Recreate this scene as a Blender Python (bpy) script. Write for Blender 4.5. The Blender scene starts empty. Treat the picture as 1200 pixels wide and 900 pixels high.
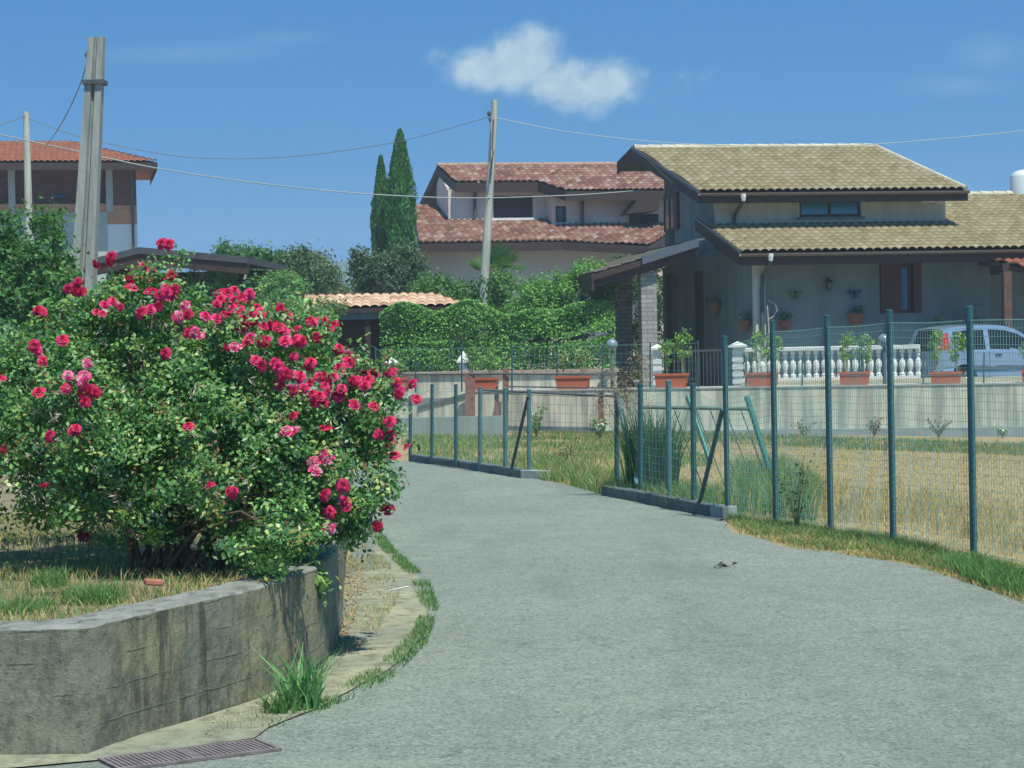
import bpy, math, random
import numpy as np
from mathutils import Vector, Matrix, noise
from mathutils.geometry import tessellate_polygon
random.seed(11); rng = np.random.default_rng(11)
PI = math.pi; R = math.radians
scene = bpy.context.scene
COL = scene.collection

# ---------------------------------------------------------------- camera
FPX = 2400.0
ROLL = R(1.2); PITCH = math.atan(50 / FPX)
CAMM = Matrix.Rotation(PI / 2 - PITCH, 3, 'X') @ Matrix.Rotation(-ROLL, 3, 'Z')
CAMP = Vector((0, 0, 1.75))
cd = bpy.data.cameras.new('camera'); cam = bpy.data.objects.new('camera', cd); COL.objects.link(cam)
cam.location = CAMP; cam.rotation_euler = CAMM.to_euler()
cd.sensor_width = 36; cd.lens = 36 * FPX / 1200; cd.clip_start = .1; cd.clip_end = 9000
scene.camera = cam

# ---------------------------------------------------------------- sky and sun
TO_SUN = Vector((.24, -.42, 1.0)).normalized()
SUN_EL = math.asin(TO_SUN.z); SUN_AZ = math.atan2(TO_SUN.x, TO_SUN.y)
EXPOSURE = 0.38
world = bpy.data.worlds.new('World'); scene.world = world; world.use_nodes = True
nt = world.node_tree; N = nt.nodes; L = nt.links; N.clear()
def wn(t, **k):
    n = N.new(t)
    for a, b in k.items(): setattr(n, a, b)
    return n
def wmath(op, a, b=None, c=None):
    n = wn('ShaderNodeMath', operation=op)
    for i, v in enumerate((a, b, c)):
        if v is None: continue
        if isinstance(v, (int, float)): n.inputs[i].default_value = v
        else: L.new(v, n.inputs[i])
    return n.outputs[0]
sky = wn('ShaderNodeTexSky', sky_type='NISHITA', sun_disc=False)
sky.sun_elevation = SUN_EL; sky.sun_rotation = SUN_AZ
sky.altitude = 300; sky.air_density = 1.0; sky.dust_density = .25; sky.ozone_density = 2.2
tc = wn('ShaderNodeTexCoord')
svm = wn('ShaderNodeVectorMath', operation='MULTIPLY_ADD'); L.new(tc.outputs['Generated'], svm.inputs[0]); svm.inputs[1].default_value = (1, 1, .9); svm.inputs[2].default_value = (0, 0, .30)
svn = wn('ShaderNodeVectorMath', operation='NORMALIZE'); L.new(svm.outputs[0], svn.inputs[0]); L.new(svn.outputs[0], sky.inputs[0])
sep = wn('ShaderNodeSeparateXYZ'); L.new(tc.outputs['Generated'], sep.inputs[0])
ys = wmath('MAXIMUM', sep.outputs[1], .05)
ax = wmath('DIVIDE', sep.outputs[0], ys); az = wmath('DIVIDE', sep.outputs[2], ys)
cmb = wn('ShaderNodeCombineXYZ'); L.new(ax, cmb.inputs[0]); L.new(az, cmb.inputs[1])
def wnoise(scale, det, dist=0.0, rough=.55):
    n = wn('ShaderNodeTexNoise'); n.inputs['Scale'].default_value = scale; n.inputs['Detail'].default_value = det
    n.inputs['Distortion'].default_value = dist; n.inputs['Roughness'].default_value = rough
    L.new(cmb.outputs[0], n.inputs['Vector']); return n.outputs['Fac']
def sang(px, py):
    d = CAMM @ Vector((px - 600, 450 - py, -FPX)); return d.x / d.y, d.z / d.y
n1 = wnoise(75, 7, .3, .6); n2 = wnoise(22, 4)
def lump(px, py, rx, ry, amp=1.0):
    cx, cy = sang(px, py); rx /= FPX; ry /= FPX
    a = wmath('DIVIDE', wmath('SUBTRACT', ax, cx), rx); b = wmath('DIVIDE', wmath('SUBTRACT', az, cy), ry)
    r = wmath('SQRT', wmath('ADD', wmath('MULTIPLY', a, a), wmath('MULTIPLY', b, b)))
    return wmath('MULTIPLY', wmath('SUBTRACT', 1.0, r), amp)
m = None
for l in [(612, 74, 66, 48, 1.5), (575, 80, 70, 36, 1.3), (622, 54, 48, 32, 1.3), (708, 98, 62, 38, 1.35), (655, 94, 70, 36, 1.3), (690, 114, 66, 30, 1.0), (790, 108, 80, 26, .12), (515, 66, 26, 18, .38)]:
    v = lump(*l); m = v if m is None else wmath('MAXIMUM', m, v)
m = wmath('ADD', m, wmath('MULTIPLY', wmath('SUBTRACT', n1, .5), 1.05))
mr = wn('ShaderNodeMapRange', interpolation_type='SMOOTHSTEP'); L.new(m, mr.inputs[0])
mr.inputs[1].default_value = 0.0; mr.inputs[2].default_value = 1.0; mr.inputs[4].default_value = .80
wisp = None
for l in [(1165, 62, 60, 30, .8), (1120, 100, 90, 18, .6), (230, 62, 150, 16, .6), (330, 45, 70, 12, .5)]:
    v = lump(*l); wisp = v if wisp is None else wmath('MAXIMUM', wisp, v)
wisp = wmath('MULTIPLY', wmath('MAXIMUM', wisp, 0), wmath('MULTIPLY', n2, .42))
fac = wmath('MINIMUM', wmath('ADD', mr.outputs[0], wisp), 1.0)
hs = wn('ShaderNodeMix', data_type='RGBA', blend_type='MULTIPLY'); hs.inputs[0].default_value = 1
L.new(sky.outputs[0], hs.inputs[6]); hs.inputs[7].default_value = (.24, .95, 1.28, 1)
SKYTINT = hs
cm = wn('ShaderNodeMix', data_type='RGBA'); L.new(fac, cm.inputs[0]); L.new(hs.outputs[2], cm.inputs[6])
crp = wn('ShaderNodeMapRange'); L.new(n1, crp.inputs[0]); crp.inputs[1].default_value = .3; crp.inputs[2].default_value = .7
ccol = wn('ShaderNodeMix', data_type='RGBA'); L.new(crp.outputs[0], ccol.inputs[0])
ccol.inputs[6].default_value = (3.3, 4.7, 5.5, 1); ccol.inputs[7].default_value = (5.3, 6.4, 6.7, 1)
L.new(ccol.outputs[2], cm.inputs[7])
bg = wn('ShaderNodeBackground'); L.new(cm.outputs[2], bg.inputs[0]); bg.inputs[1].default_value = .10
wo = wn('ShaderNodeOutputWorld'); L.new(bg.outputs[0], wo.inputs[0])

sd = bpy.data.lights.new('sun', 'SUN'); sun = bpy.data.objects.new('sun', sd); COL.objects.link(sun)
sd.energy = 4.2; sd.angle = R(.53); sd.color = (1.0, .99, .86)
sun.rotation_euler = TO_SUN.to_track_quat('Z', 'Y').to_euler()
vs = scene.view_settings; vs.view_transform = 'Standard'; vs.look = 'None'; vs.gamma = 1; vs.exposure = EXPOSURE
scene.render.engine = 'CYCLES'

# ---------------------------------------------------------------- picking helpers
def ray(px, py): return CAMM @ Vector((px - 600, 450 - py, -FPX))
def P(px, py, Y):
    d = ray(px, py); return CAMP + d * (Y / d.y)
AT = [(0, 0), (14, 0), (18, -.06), (23.3, -.2), (28, -.25), (37, -.32), (48, -.38), (80, -.4), (9000, -.4)]
def lerp_t(t, x):
    for (a, fa), (b, fb) in zip(t, t[1:]):
        if x <= b: return fa + (fb - fa) * max(0, (x - a)) / (b - a)
    return t[-1][1]
def gh(x, y):
    return lerp_t(AT, y) + lerp_t([(0, 0), (20, 0), (46, -.02), (9000, -.02)], y) * max(-15, min(15, x))
def G(px, py, off=0.0):
    d = ray(px, py); d /= d.y
    lo, hi = 4.0, 200.0
    f = lambda t: (CAMP.z + d.z * t) - (gh(d.x * t, t) + off)
    for _ in range(50):
        mid = (lo + hi) / 2
        if f(mid) > 0: lo = mid
        else: hi = mid
    p = CAMP + d * lo; p.z = gh(p.x, p.y) + off
    return p

# ---------------------------------------------------------------- materials
MATS = {}
def newmat(name):
    m = bpy.data.materials.new(name); m.use_nodes = True; m.node_tree.nodes.clear(); return m
class NT:
    def __init__(s, m): s.t = m.node_tree
    def n(s, t, **k):
        q = s.t.nodes.new(t)
        for a, b in k.items(): setattr(q, a, b)
        return q
    def l(s, a, b): s.t.links.new(a, b)
    def setin(s, inp, v):
        if hasattr(v, 'links') or isinstance(v, bpy.types.NodeSocket): s.l(v, inp)
        else: inp.default_value = v
    def math(s, op, a, b=0.0, clamp=False):
        q = s.n('ShaderNodeMath', operation=op, use_clamp=clamp); s.setin(q.inputs[0], a); s.setin(q.inputs[1], b); return q.outputs[0]
    def mix(s, f, a, b, bt='MIX'):
        q = s.n('ShaderNodeMix', data_type='RGBA', blend_type=bt); s.setin(q.inputs[0], f)
        s.setin(q.inputs[6], a if not isinstance(a, tuple) else (*a[:3], 1)); s.setin(q.inputs[7], b if not isinstance(b, tuple) else (*b[:3], 1)); return q.outputs[2]
    def coord(s, scale=(1, 1, 1), kind='Object'):
        t = s.n('ShaderNodeTexCoord'); mp = s.n('ShaderNodeMapping'); s.l(t.outputs[kind], mp.inputs[0]); mp.inputs['Scale'].default_value = scale; return mp.outputs[0]
    def noise(s, scale, det=4, co=None, rough=.55, dist=0):
        q = s.n('ShaderNodeTexNoise'); q.inputs['Scale'].default_value = scale; q.inputs['Detail'].default_value = det
        q.inputs['Roughness'].default_value = rough; q.inputs['Distortion'].default_value = dist
        if co is None: co = s.coord()
        s.l(co, q.inputs['Vector']); return q.outputs['Fac']
    def rng(s, v, a, b, c=0.0, d=1.0, smooth=False):
        q = s.n('ShaderNodeMapRange'); q.clamp = True
        if smooth: q.interpolation_type = 'SMOOTHSTEP'
        s.l(v, q.inputs[0])
        for i, x in enumerate((a, b, c, d)): q.inputs[i + 1].default_value = x
        return q.outputs[0]
    def out(s, col, rough=.8, bump=None, bstr=.3, bdist=.01, spec=.3, metal=0.0, **kw):
        b = s.n('ShaderNodeBsdfPrincipled'); s.setin(b.inputs['Base Color'], col if not isinstance(col, tuple) else (*col[:3], 1))
        s.setin(b.inputs['Roughness'], rough); b.inputs['Specular IOR Level'].default_value = spec; b.inputs['Metallic'].default_value = metal
        for k, v in kw.items(): s.setin(b.inputs[k.replace('_', ' ')], v)
        if bump is not None:
            q = s.n('ShaderNodeBump'); q.inputs['Strength'].default_value = bstr; q.inputs['Distance'].default_value = bdist
            s.l(bump, q.inputs['Height']); s.l(q.outputs[0], b.inputs['Normal'])
        o = s.n('ShaderNodeOutputMaterial'); s.l(b.outputs[0], o.inputs[0]); return b
def simple(name, c, rough=.7, var=.25, scale=6.0, bump=.15, spec=.3, metal=0.0, fine=60):
    if name in MATS: return MATS[name]
    m = newmat(name); t = NT(m)
    f = t.noise(scale, 5); g = t.noise(fine, 3)
    dark = tuple(x * (1 - var) for x in c); lite = tuple(min(1, x * (1 + var)) for x in c)
    col = t.mix(t.rng(f, .3, .7), dark, lite)
    col = t.mix(t.rng(g, .35, .75, 0, .35), col, dark)
    t.out(col, rough, g, bump, .004, spec, metal); MATS[name] = m; return m
def attr_mat(name, rough=.55, trans=.35, spec=.35, tint=(1, 1, 1)):
    if name in MATS: return MATS[name]
    m = newmat(name); t = NT(m)
    a = t.n('ShaderNodeAttribute', attribute_name='tint'); col = t.mix(1.0, a.outputs['Color'], tint, 'MULTIPLY')
    b = t.n('ShaderNodeBsdfPrincipled'); t.l(col, b.inputs['Base Color']); b.inputs['Roughness'].default_value = rough; b.inputs['Specular IOR Level'].default_value = spec
    tr = t.n('ShaderNodeBsdfTranslucent'); t.l(t.mix(1.0, col, (1.1, 1.25, .5), 'MULTIPLY'), tr.inputs[0])
    mx = t.n('ShaderNodeMixShader'); mx.inputs[0].default_value = trans; t.l(b.outputs[0], mx.inputs[1]); t.l(tr.outputs[0], mx.inputs[2])
    o = t.n('ShaderNodeOutputMaterial'); t.l(mx.outputs[0], o.inputs[0]); MATS[name] = m; return m

# road: worn pale asphalt with light aggregate
m_road = newmat('asphalt'); t = NT(m_road)
co = t.coord()
v = t.n('ShaderNodeTexVoronoi'); v.inputs['Scale'].default_value = 85; t.l(co, v.inputs['Vector'])
vs_ = t.n('ShaderNodeSeparateColor'); t.l(v.outputs['Color'], vs_.inputs[0])
big = t.noise(.35, 5, co); mid = t.noise(3.0, 5, co, .65); fine = t.noise(38, 6, co, .8)
col = t.mix(t.rng(big, .35, .65), (.255, .282, .24), (.31, .34, .285))
col = t.mix(t.rng(mid, .4, .7, 0, .5), col, (.20, .23, .19))
col = t.mix(t.rng(fine, .42, .62, 0, .7), col, (.12, .145, .125))
col = t.mix(t.rng(vs_.outputs[0], .80, .9, 0, .6), col, (.36, .40, .33))
col = t.mix(t.rng(vs_.outputs[1], .84, .9, 0, .6), col, (.07, .085, .085))
trk = t.noise(1.1, 4, t.coord((1, .18, 1)), .6); col = t.mix(t.rng(trk, .5, .68, 0, .38), col, (.12, .15, .125)); sta = t.noise(.8, 6, co, .7); col = t.mix(t.rng(sta, .58, .68, 0, .35), col, (.33, .36, .27)); pit = t.noise(9, 8, co, .8); col = t.mix(t.rng(pit, .52, .66, 0, .55), col, (.10, .125, .105))
crk = t.n('ShaderNodeTexVoronoi', feature='DISTANCE_TO_EDGE'); crk.inputs['Scale'].default_value = .33
wc = t.n('ShaderNodeVectorMath', operation='ADD'); nz = t.n('ShaderNodeTexNoise'); nz.inputs['Scale'].default_value = 1.6; t.l(co, nz.inputs['Vector']); t.l(co, wc.inputs[0]); t.l(nz.outputs['Color'], wc.inputs[1]); t.l(wc.outputs[0], crk.inputs['Vector'])
col = t.mix(t.rng(crk.outputs['Distance'], .0, .006, .35, 0), col, (.09, .10, .095))
t.out(col, .95, fine, .6, .014, .08)

# ground: straw stubble and earth, greener in patches
m_ground = newmat('ground_straw'); t = NT(m_ground); co = t.coord()
a = t.noise(.25, 5, co); b = t.noise(2.2, 6, co, .65); c = t.noise(18, 5, co, .7)
col = t.mix(t.rng(b, .35, .65), (.36, .28, .14), (.46, .37, .20))
col = t.mix(t.rng(a, .5, .66, 0, .45), col, (.15, .19, .075))
col = t.mix(t.rng(c, .4, .7, 0, .7), col, (.17, .13, .07))
t.out(col, .95, c, .8, .03, .1)

m_soil = newmat('bed_soil'); t = NT(m_soil); co = t.coord()
b = t.noise(3.0, 6, co, .65); c = t.noise(30, 5, co, .7)
col = t.mix(t.rng(b, .35, .65), (.20, .165, .10), (.34, .30, .19)); col = t.mix(t.rng(c, .4, .7, 0, .7), col, (.10, .085, .05))
t.out(col, .95, c, .8, .02, .1)

# concrete apron: pale cement, earth and leaf litter stains
m_apron = newmat('apron_cement'); t = NT(m_apron); co = t.coord()
b = t.noise(1.1, 5, co, .6); c = t.noise(7, 6, co, .7); f = t.noise(45, 4, co, .7)
col = t.mix(t.rng(b, .38, .62), (.36, .35, .23), (.25, .265, .20))
col = t.mix(t.rng(c, .46, .64, 0, .85), col, (.15, .135, .085)); col = t.mix(t.rng(f, .5, .75, 0, .5), col, (.13, .12, .09))
t.out(col, .9, f, .5, .01, .2)

def concrete(name, base, dark, moss=None, streak=4.0, streak_amt=.8, boards=None, rough=.9, zlo=None, yellow=None):
    if name in MATS: return MATS[name]
    m = newmat(name); t = NT(m); co = t.coord()
    s = t.noise(streak, 5, t.coord((1, 1, .1)), .65, .3); b = t.noise(1.7, 6, co, .6); c = t.noise(14, 6, co, .7); f = t.noise(60, 4, co, .7)
    col = t.mix(t.rng(b, .3, .7, 0, .5), base, tuple(x * .75 for x in base))
    if yellow: col = t.mix(t.rng(t.noise(2.4, 4, t.coord((1, 1, .25))), .48, .62, 0, .8), col, yellow)
    col = t.mix(t.rng(s, .44, .58, 0, streak_amt), col, dark)
    if moss: col = t.mix(t.rng(t.noise(9, 7, t.coord((1, 1, .55)), .75), .5, .6, 0, .85), col, moss)
    col = t.mix(t.rng(c, .5, .75, 0, .45), col, dark)
    if boards:
        w = t.n('ShaderNodeSeparateXYZ'); t.l(co, w.inputs[0]); fr = t.math('FRACT', t.math('DIVIDE', t.math('ADD', w.outputs[2], t.math('MULTIPLY', b, .015)), boards))
        col = t.mix(t.rng(fr, 0, .06, .75, 0), col, tuple(x * .45 for x in dark))
        col = t.mix(t.rng(fr, .06, .16, .35, 0), col, tuple(min(1, x * 1.25) for x in base))
    t.out(col, rough, f, .6, .008, .2); MATS[name] = m; return m
def bed_wall_mat():
    m = newmat('mossy_concrete'); t = NT(m); co = t.coord()
    sp_ = t.n('ShaderNodeSeparateXYZ'); t.l(co, sp_.inputs[0]); z = sp_.outputs[2]
    big = t.noise(1.3, 5, co, .6); blot = t.noise(5.5, 9, t.coord((1, 1, .7)), .78); strk = t.noise(9, 6, t.coord((1, 1, .09)), .7, .2); f = t.noise(42, 8, co, .75); g = t.noise(16, 6, co, .7)
    col = t.mix(t.rng(big, .36, .64), (.30, .29, .20), (.22, .225, .165))
    col = t.mix(t.rng(t.noise(1.9, 3, t.coord((1, 1, .2))), .5, .6, 0, .7), col, (.33, .29, .16))
    col = t.mix(t.rng(blot, .46, .62, 0, .75), col, (.09, .095, .07))
    col = t.mix(t.math('MULTIPLY', t.rng(strk, .54, .62, 0, .8), t.rng(t.noise(1.1, 3, co), .48, .58)), col, (.06, .07, .052))
    col = t.mix(t.rng(g, .52, .66, 0, .5), col, (.10, .12, .10)); col = t.mix(t.rng(f, .56, .68, 0, .8), col, (.05, .055, .042)); col = t.mix(t.rng(f, .30, .40, .45, 0), col, (.36, .36, .28))
    w = t.math('ADD', z, t.math('MULTIPLY', t.noise(5, 4, co), .035)); fr = t.math('FRACT', t.math('DIVIDE', w, .138)); line = t.rng(fr, .0, .05, 1, 0); brk = t.rng(t.noise(3.3, 5, co, .7), .48, .6)
    lf = t.math('MULTIPLY', line, brk)
    col = t.mix(t.math('MULTIPLY', lf, .22), col, (.03, .035, .028)); col = t.mix(t.math('MULTIPLY', t.math('MULTIPLY', t.rng(fr, .05, .14, 1, 0), brk), .25), col, (.40, .40, .32))
    hgt = t.math('SUBTRACT', t.math('ADD', t.math('MULTIPLY', f, .5), blot), t.math('MULTIPLY', lf, .4))
    t.out(col, .95, hgt, .9, .02, .15); MATS['mossy_concrete'] = m; return m
m_wall_bed = bed_wall_mat()
m_cap = concrete('cap_concrete', (.29, .295, .26), (.17, .18, .155), (.11, .12, .09), 8, .6)
m_ret = concrete('retaining_concrete', (.72, .68, .52), (.34, .34, .28), None, 3.2, .9)
m_ret_foot = concrete('wall_footing', (.36, .40, .38), (.26, .28, .26), None, 3, .5)
m_low = concrete('low_wall_concrete', (.30, .34, .31), (.2, .23, .2), None, 3, .5)
m_kerb = concrete('kerb_dark', (.16, .18, .175), (.09, .105, .1), None, 6, .5)
m_kerb2 = concrete('kerb_pale', (.36, .38, .35), (.2, .22, .2), None, 6, .5)
m_pole = concrete('pole_concrete', (.36, .375, .33), (.20, .215, .20), None, 14, .6)
m_pole2 = concrete('pole_pale', (.55, .54, .44), (.30, .31, .27), None, 10, .6)

def tiles(name, cols, pitchu, pitchw):
    """one colour per tile, from the tile's own number in the UV map"""
    m = newmat(name); t = NT(m)
    uv = t.n('ShaderNodeUVMap'); fl = t.n('ShaderNodeVectorMath', operation='FLOOR'); t.l(uv.outputs[0], fl.inputs[0])
    w = t.n('ShaderNodeTexWhiteNoise', noise_dimensions='2D'); t.l(fl.outputs[0], w.inputs['Vector'])
    r = t.n('ShaderNodeValToRGB'); t.l(w.outputs['Value'], r.inputs[0]); e = r.color_ramp.elements
    while len(e) < len(cols): e.new(.5)
    r.color_ramp.interpolation = 'LINEAR'
    for i, c in enumerate(cols): e[i].position = i / (len(cols) - 1); e[i].color = (*c, 1)
    f = t.noise(9, 6, None, .7); big = t.noise(.6, 4)
    col = t.mix(t.rng(f, .5, .75, 0, .5), r.outputs[0], tuple(x * .55 for x in cols[0]))
    col = t.mix(t.rng(big, .4, .7, 0, .25), col, cols[0])
    t.out(col, .85, f, .3, .01, .2); return m
m_tile_tan = tiles('tan_roof_tiles', [(.24, .19, .10), (.30, .25, .14), (.35, .29, .17), (.27, .22, .12), (.38, .33, .21)], .22, .38)
m_tile_red = tiles('weathered_red_roof_tiles', [(.15, .08, .06), (.26, .12, .085), (.34, .18, .13), (.22, .10, .07), (.42, .31, .25), (.28, .14, .10)], .22, .38)
m_tile_new = tiles('new_red_roof_tiles', [(.27, .105, .06), (.32, .12, .07), (.36, .14, .08)], .22, .38)
m_tile_shed = tiles('terracotta_shed_tiles', [(.50, .30, .18), (.62, .42, .27), (.70, .52, .36), (.42, .24, .15)], .22, .38)
# ---------------------------------------------------------------- mesh helpers
class MB:
    """collects geometry and links it as one mesh object"""
    def __init__(s): s.v = []; s.f = []; s.uv = {}
    def add(s, vs, fs):
        b = len(s.v); s.v += [tuple(v) for v in vs]; s.f += [tuple(b + i for i in f) for f in fs]
    def box(s, x0, y0, z0, x1, y1, z1):
        s.hexa([(x0, y0, z0), (x1, y0, z0), (x1, y1, z0), (x0, y1, z0), (x0, y0, z1), (x1, y0, z1), (x1, y1, z1), (x0, y1, z1)])
    def hexa(s, q): s.add(q, [(3, 2, 1, 0), (4, 5, 6, 7), (0, 1, 5, 4), (1, 2, 6, 5), (2, 3, 7, 6), (3, 0, 4, 7)])
    def prism(s, base, top):
        n = len(base); s.add(list(base) + list(top), [tuple(reversed(range(n))), tuple(range(n, 2 * n))] + [(i, (i + 1) % n, n + (i + 1) % n, n + i) for i in range(n)])
    def tube(s, pts, r, n=8, r2=None, cap=True):
        pts = [Vector(p) for p in pts]; m = len(pts); r2 = r if r2 is None else r2
        ref = Vector((0, 0, 1)); rings = []
        for i, p in enumerate(pts):
            d = (pts[min(i + 1, m - 1)] - pts[max(i - 1, 0)]).normalized()
            a = d.cross(ref if abs(d.z) < .95 else Vector((1, 0, 0))).normalized(); b = d.cross(a)
            rr = r + (r2 - r) * i / max(1, m - 1)
            rings += [p + (a * math.cos(2 * PI * k / n) + b * math.sin(2 * PI * k / n)) * rr for k in range(n)]
        fs = [(i * n + k, i * n + (k + 1) % n, (i + 1) * n + (k + 1) % n, (i + 1) * n + k) for i in range(m - 1) for k in range(n)]
        if cap: fs += [tuple(reversed(range(n))), tuple(range((m - 1) * n, m * n))]
        s.add(rings, fs)
    def bar(s, a, b, w, h=None, up=(0, 0, 1)):
        a = Vector(a); b = Vector(b); h = h or w; d = (b - a).normalized(); up = Vector(up)
        if abs(d.dot(up)) > .95: up = Vector((0, 1, 0))
        x = d.cross(up).normalized() * w / 2; y = x.normalized().cross(d).normalized() * h / 2
        s.hexa([a - x - y, a + x - y, a + x + y, a - x + y, b - x - y, b + x - y, b + x + y, b - x + y])
    def lathe(s, prof, c=(0, 0, 0), n=12):
        c = Vector(c); vs = []
        for r, z in prof: vs += [c + Vector((r * math.cos(2 * PI * k / n), r * math.sin(2 * PI * k / n), z)) for k in range(n)]
        m = len(prof)
        s.add(vs, [(i * n + k, i * n + (k + 1) % n, (i + 1) * n + (k + 1) % n, (i + 1) * n + k) for i in range(m - 1) for k in range(n)] + [tuple(reversed(range(n))), tuple(range((m - 1) * n, m * n))])
    def build(s, name, mat, parent=None, smooth=False):
        me = bpy.data.meshes.new(name); me.from_pydata(s.v, [], s.f); me.validate(); me.update()
        if mat: me.materials.append(mat)
        if smooth:
            me.polygons.foreach_set('use_smooth', [True] * len(me.polygons))
            try: me.set_sharp_from_angle(angle=R(40))
            except Exception: pass
        o = bpy.data.objects.new(name, me); COL.objects.link(o)
        if parent: o.parent = parent
        return o
def tag(o, label=None, cat=None, group=None, kind=None):
    if label: o['label'] = label
    if cat: o['category'] = cat
    if group: o['group'] = group
    if kind: o['kind'] = kind
    return o
def empty(name, loc, rz, label, cat, group=None):
    o = bpy.data.objects.new(name, None); COL.objects.link(o); o.location = loc; o.rotation_euler = (0, 0, rz); o.empty_display_size = .2
    return tag(o, label, cat, group)
def bevel(o, w=.01, seg=2):
    m = o.modifiers.new('bevel', 'BEVEL'); m.width = w; m.segments = seg; m.limit_method = 'ANGLE'; return o
def rough_up(o, amp, scale, axis=None):
    for v in o.data.vertices:
        n = noise.noise_vector(v.co * scale); v.co += n * amp
    return o
def subdiv_box(name, mat, parent, x0, y0, z0, x1, y1, z1, step): pass

def clip_band(poly, y0, y1):
    def clip(poly, y, keep):
        out = []
        for i in range(len(poly)):
            a, b = poly[i], poly[(i + 1) % len(poly)]
            ia, ib = keep(a[1]), keep(b[1])
            if ia: out.append(a)
            if ia != ib:
                t_ = (y - a[1]) / (b[1] - a[1]); out.append((a[0] + (b[0] - a[0]) * t_, y))
        return out
    p = clip(poly, y0, lambda v: v >= y0)
    return clip(p, y1, lambda v: v < y1) if p else p
def sheet(name, poly, off, mat, h=gh, step=.5):
    """a polygon laid on the terrain, 'off' above it"""
    mb = MB(); ymin = min(p[1] for p in poly); ymax = max(p[1] for p in poly)
    k = math.floor(ymin / step)
    while k * step < ymax:
        q = clip_band(poly, k * step, (k + 1) * step); k += 1
        q = [p for i, p in enumerate(q) if (Vector(p) - Vector(q[i - 1])).length > 1e-5]
        if len(q) < 3: continue
        vs = [(x, y, h(x, y) + off) for x, y in q]
        for tri in tessellate_polygon([[Vector((x, y, 0)) for x, y in q]]):
            a, b, c = (Vector(vs[i]) for i in tri)
            if (b - a).cross(c - a).z < 0: b, c = c, b
            if abs((b - a).cross(c - a).z) < 1e-7: continue
            mb.add([a, b, c], [(0, 1, 2)])
    o = mb.build(name, mat); return tag(o, kind='structure')
def ragged(pts, step=.25, amp=.05, seed=0):
    out = []
    for i in range(len(pts)):
        a, b = Vector(pts[i]), Vector(pts[(i + 1) % len(pts)]); n = max(1, int((b - a).length / step))
        if (b - a).length > 14: n = 1
        for k in range(n):
            p = a.lerp(b, k / n); nn = noise.noise_vector(Vector((p.x * 2.3, p.y * 2.3, seed)))
            out.append((p.x + nn.x * amp * 2, p.y + nn.y * amp * 2))
    return out
def catmull(pts, n=6):
    out = []
    for i in range(len(pts) - 1):
        p0, p1, p2, p3 = pts[max(i - 1, 0)], pts[i], pts[i + 1], pts[min(i + 2, len(pts) - 1)]
        for k in range(n):
            t_ = k / n
            out.append(tuple(.5 * ((2 * b) + (-a + c) * t_ + (2 * a - 5 * b + 4 * c - d) * t_ ** 2 + (-a + 3 * b - 3 * c + d) * t_ ** 3) for a, b, c, d in zip(p0, p1, p2, p3)))
    out.append(tuple(pts[-1])); return out
def xy(p): return (p.x, p.y)

def np_mesh(name, verts, faces, mat, parent=None, tint=None):
    """verts (n,3), faces (m,k), tint (m,3) one colour per face"""
    me = bpy.data.meshes.new(name); n = len(verts); m, k = faces.shape
    me.vertices.add(n); me.vertices.foreach_set('co', verts.astype(np.float32).ravel())
    me.loops.add(m * k); me.loops.foreach_set('vertex_index', faces.astype(np.int32).ravel())
    me.polygons.add(m); me.polygons.foreach_set('loop_start', (np.arange(m) * k).astype(np.int32)); me.polygons.foreach_set('loop_total', np.full(m, k, np.int32))
    me.update(calc_edges=True)
    if tint is not None:
        at = me.color_attributes.new('tint', 'FLOAT_COLOR', 'CORNER')
        c = np.ones((m, k, 4), np.float32); c[:, :, :3] = tint[:, None, :]; at.data.foreach_set('color', c.ravel())
    me.materials.append(mat)
    o = bpy.data.objects.new(name, me); COL.objects.link(o)
    if parent: o.parent = parent
    return o
def unit(a): return a / np.maximum(np.linalg.norm(a, axis=-1, keepdims=True), 1e-9)
def pick_cols(n, cols, wts=None, jit=.22):
    c = np.array(cols); w = None if wts is None else np.array(wts) / sum(wts)
    out = c[rng.choice(len(c), n, p=w)] * (1 + rng.uniform(-jit, jit, (n, 1))); return np.clip(out, 0, 1)
def leaves(pos, nrm, size, asp=.55, cols=None, wts=None, flop=.7, droop=.2):
    """one folded leaf (two triangles each side of the midrib -> a bent quad) per position"""
    n = len(pos); nr = unit(nrm + rng.normal(0, flop, (n, 3)))
    t_ = unit(np.cross(nr, rng.normal(0, 1, (n, 3)))); t_[:, 2] -= droop; t_ = unit(t_); b = unit(np.cross(nr, t_))
    L_ = (size * rng.uniform(.65, 1.25, n))[:, None]; W = L_ * asp
    v = np.stack([pos - t_ * L_ * .5, pos + b * W * .5 + nr * L_ * .06, pos + t_ * L_ * .5 - nr * L_ * .08, pos - b * W * .5 + nr * L_ * .06], 1)
    f = np.arange(n * 4).reshape(n, 4)
    return v.reshape(-1, 3), f, pick_cols(n, cols, wts)
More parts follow.
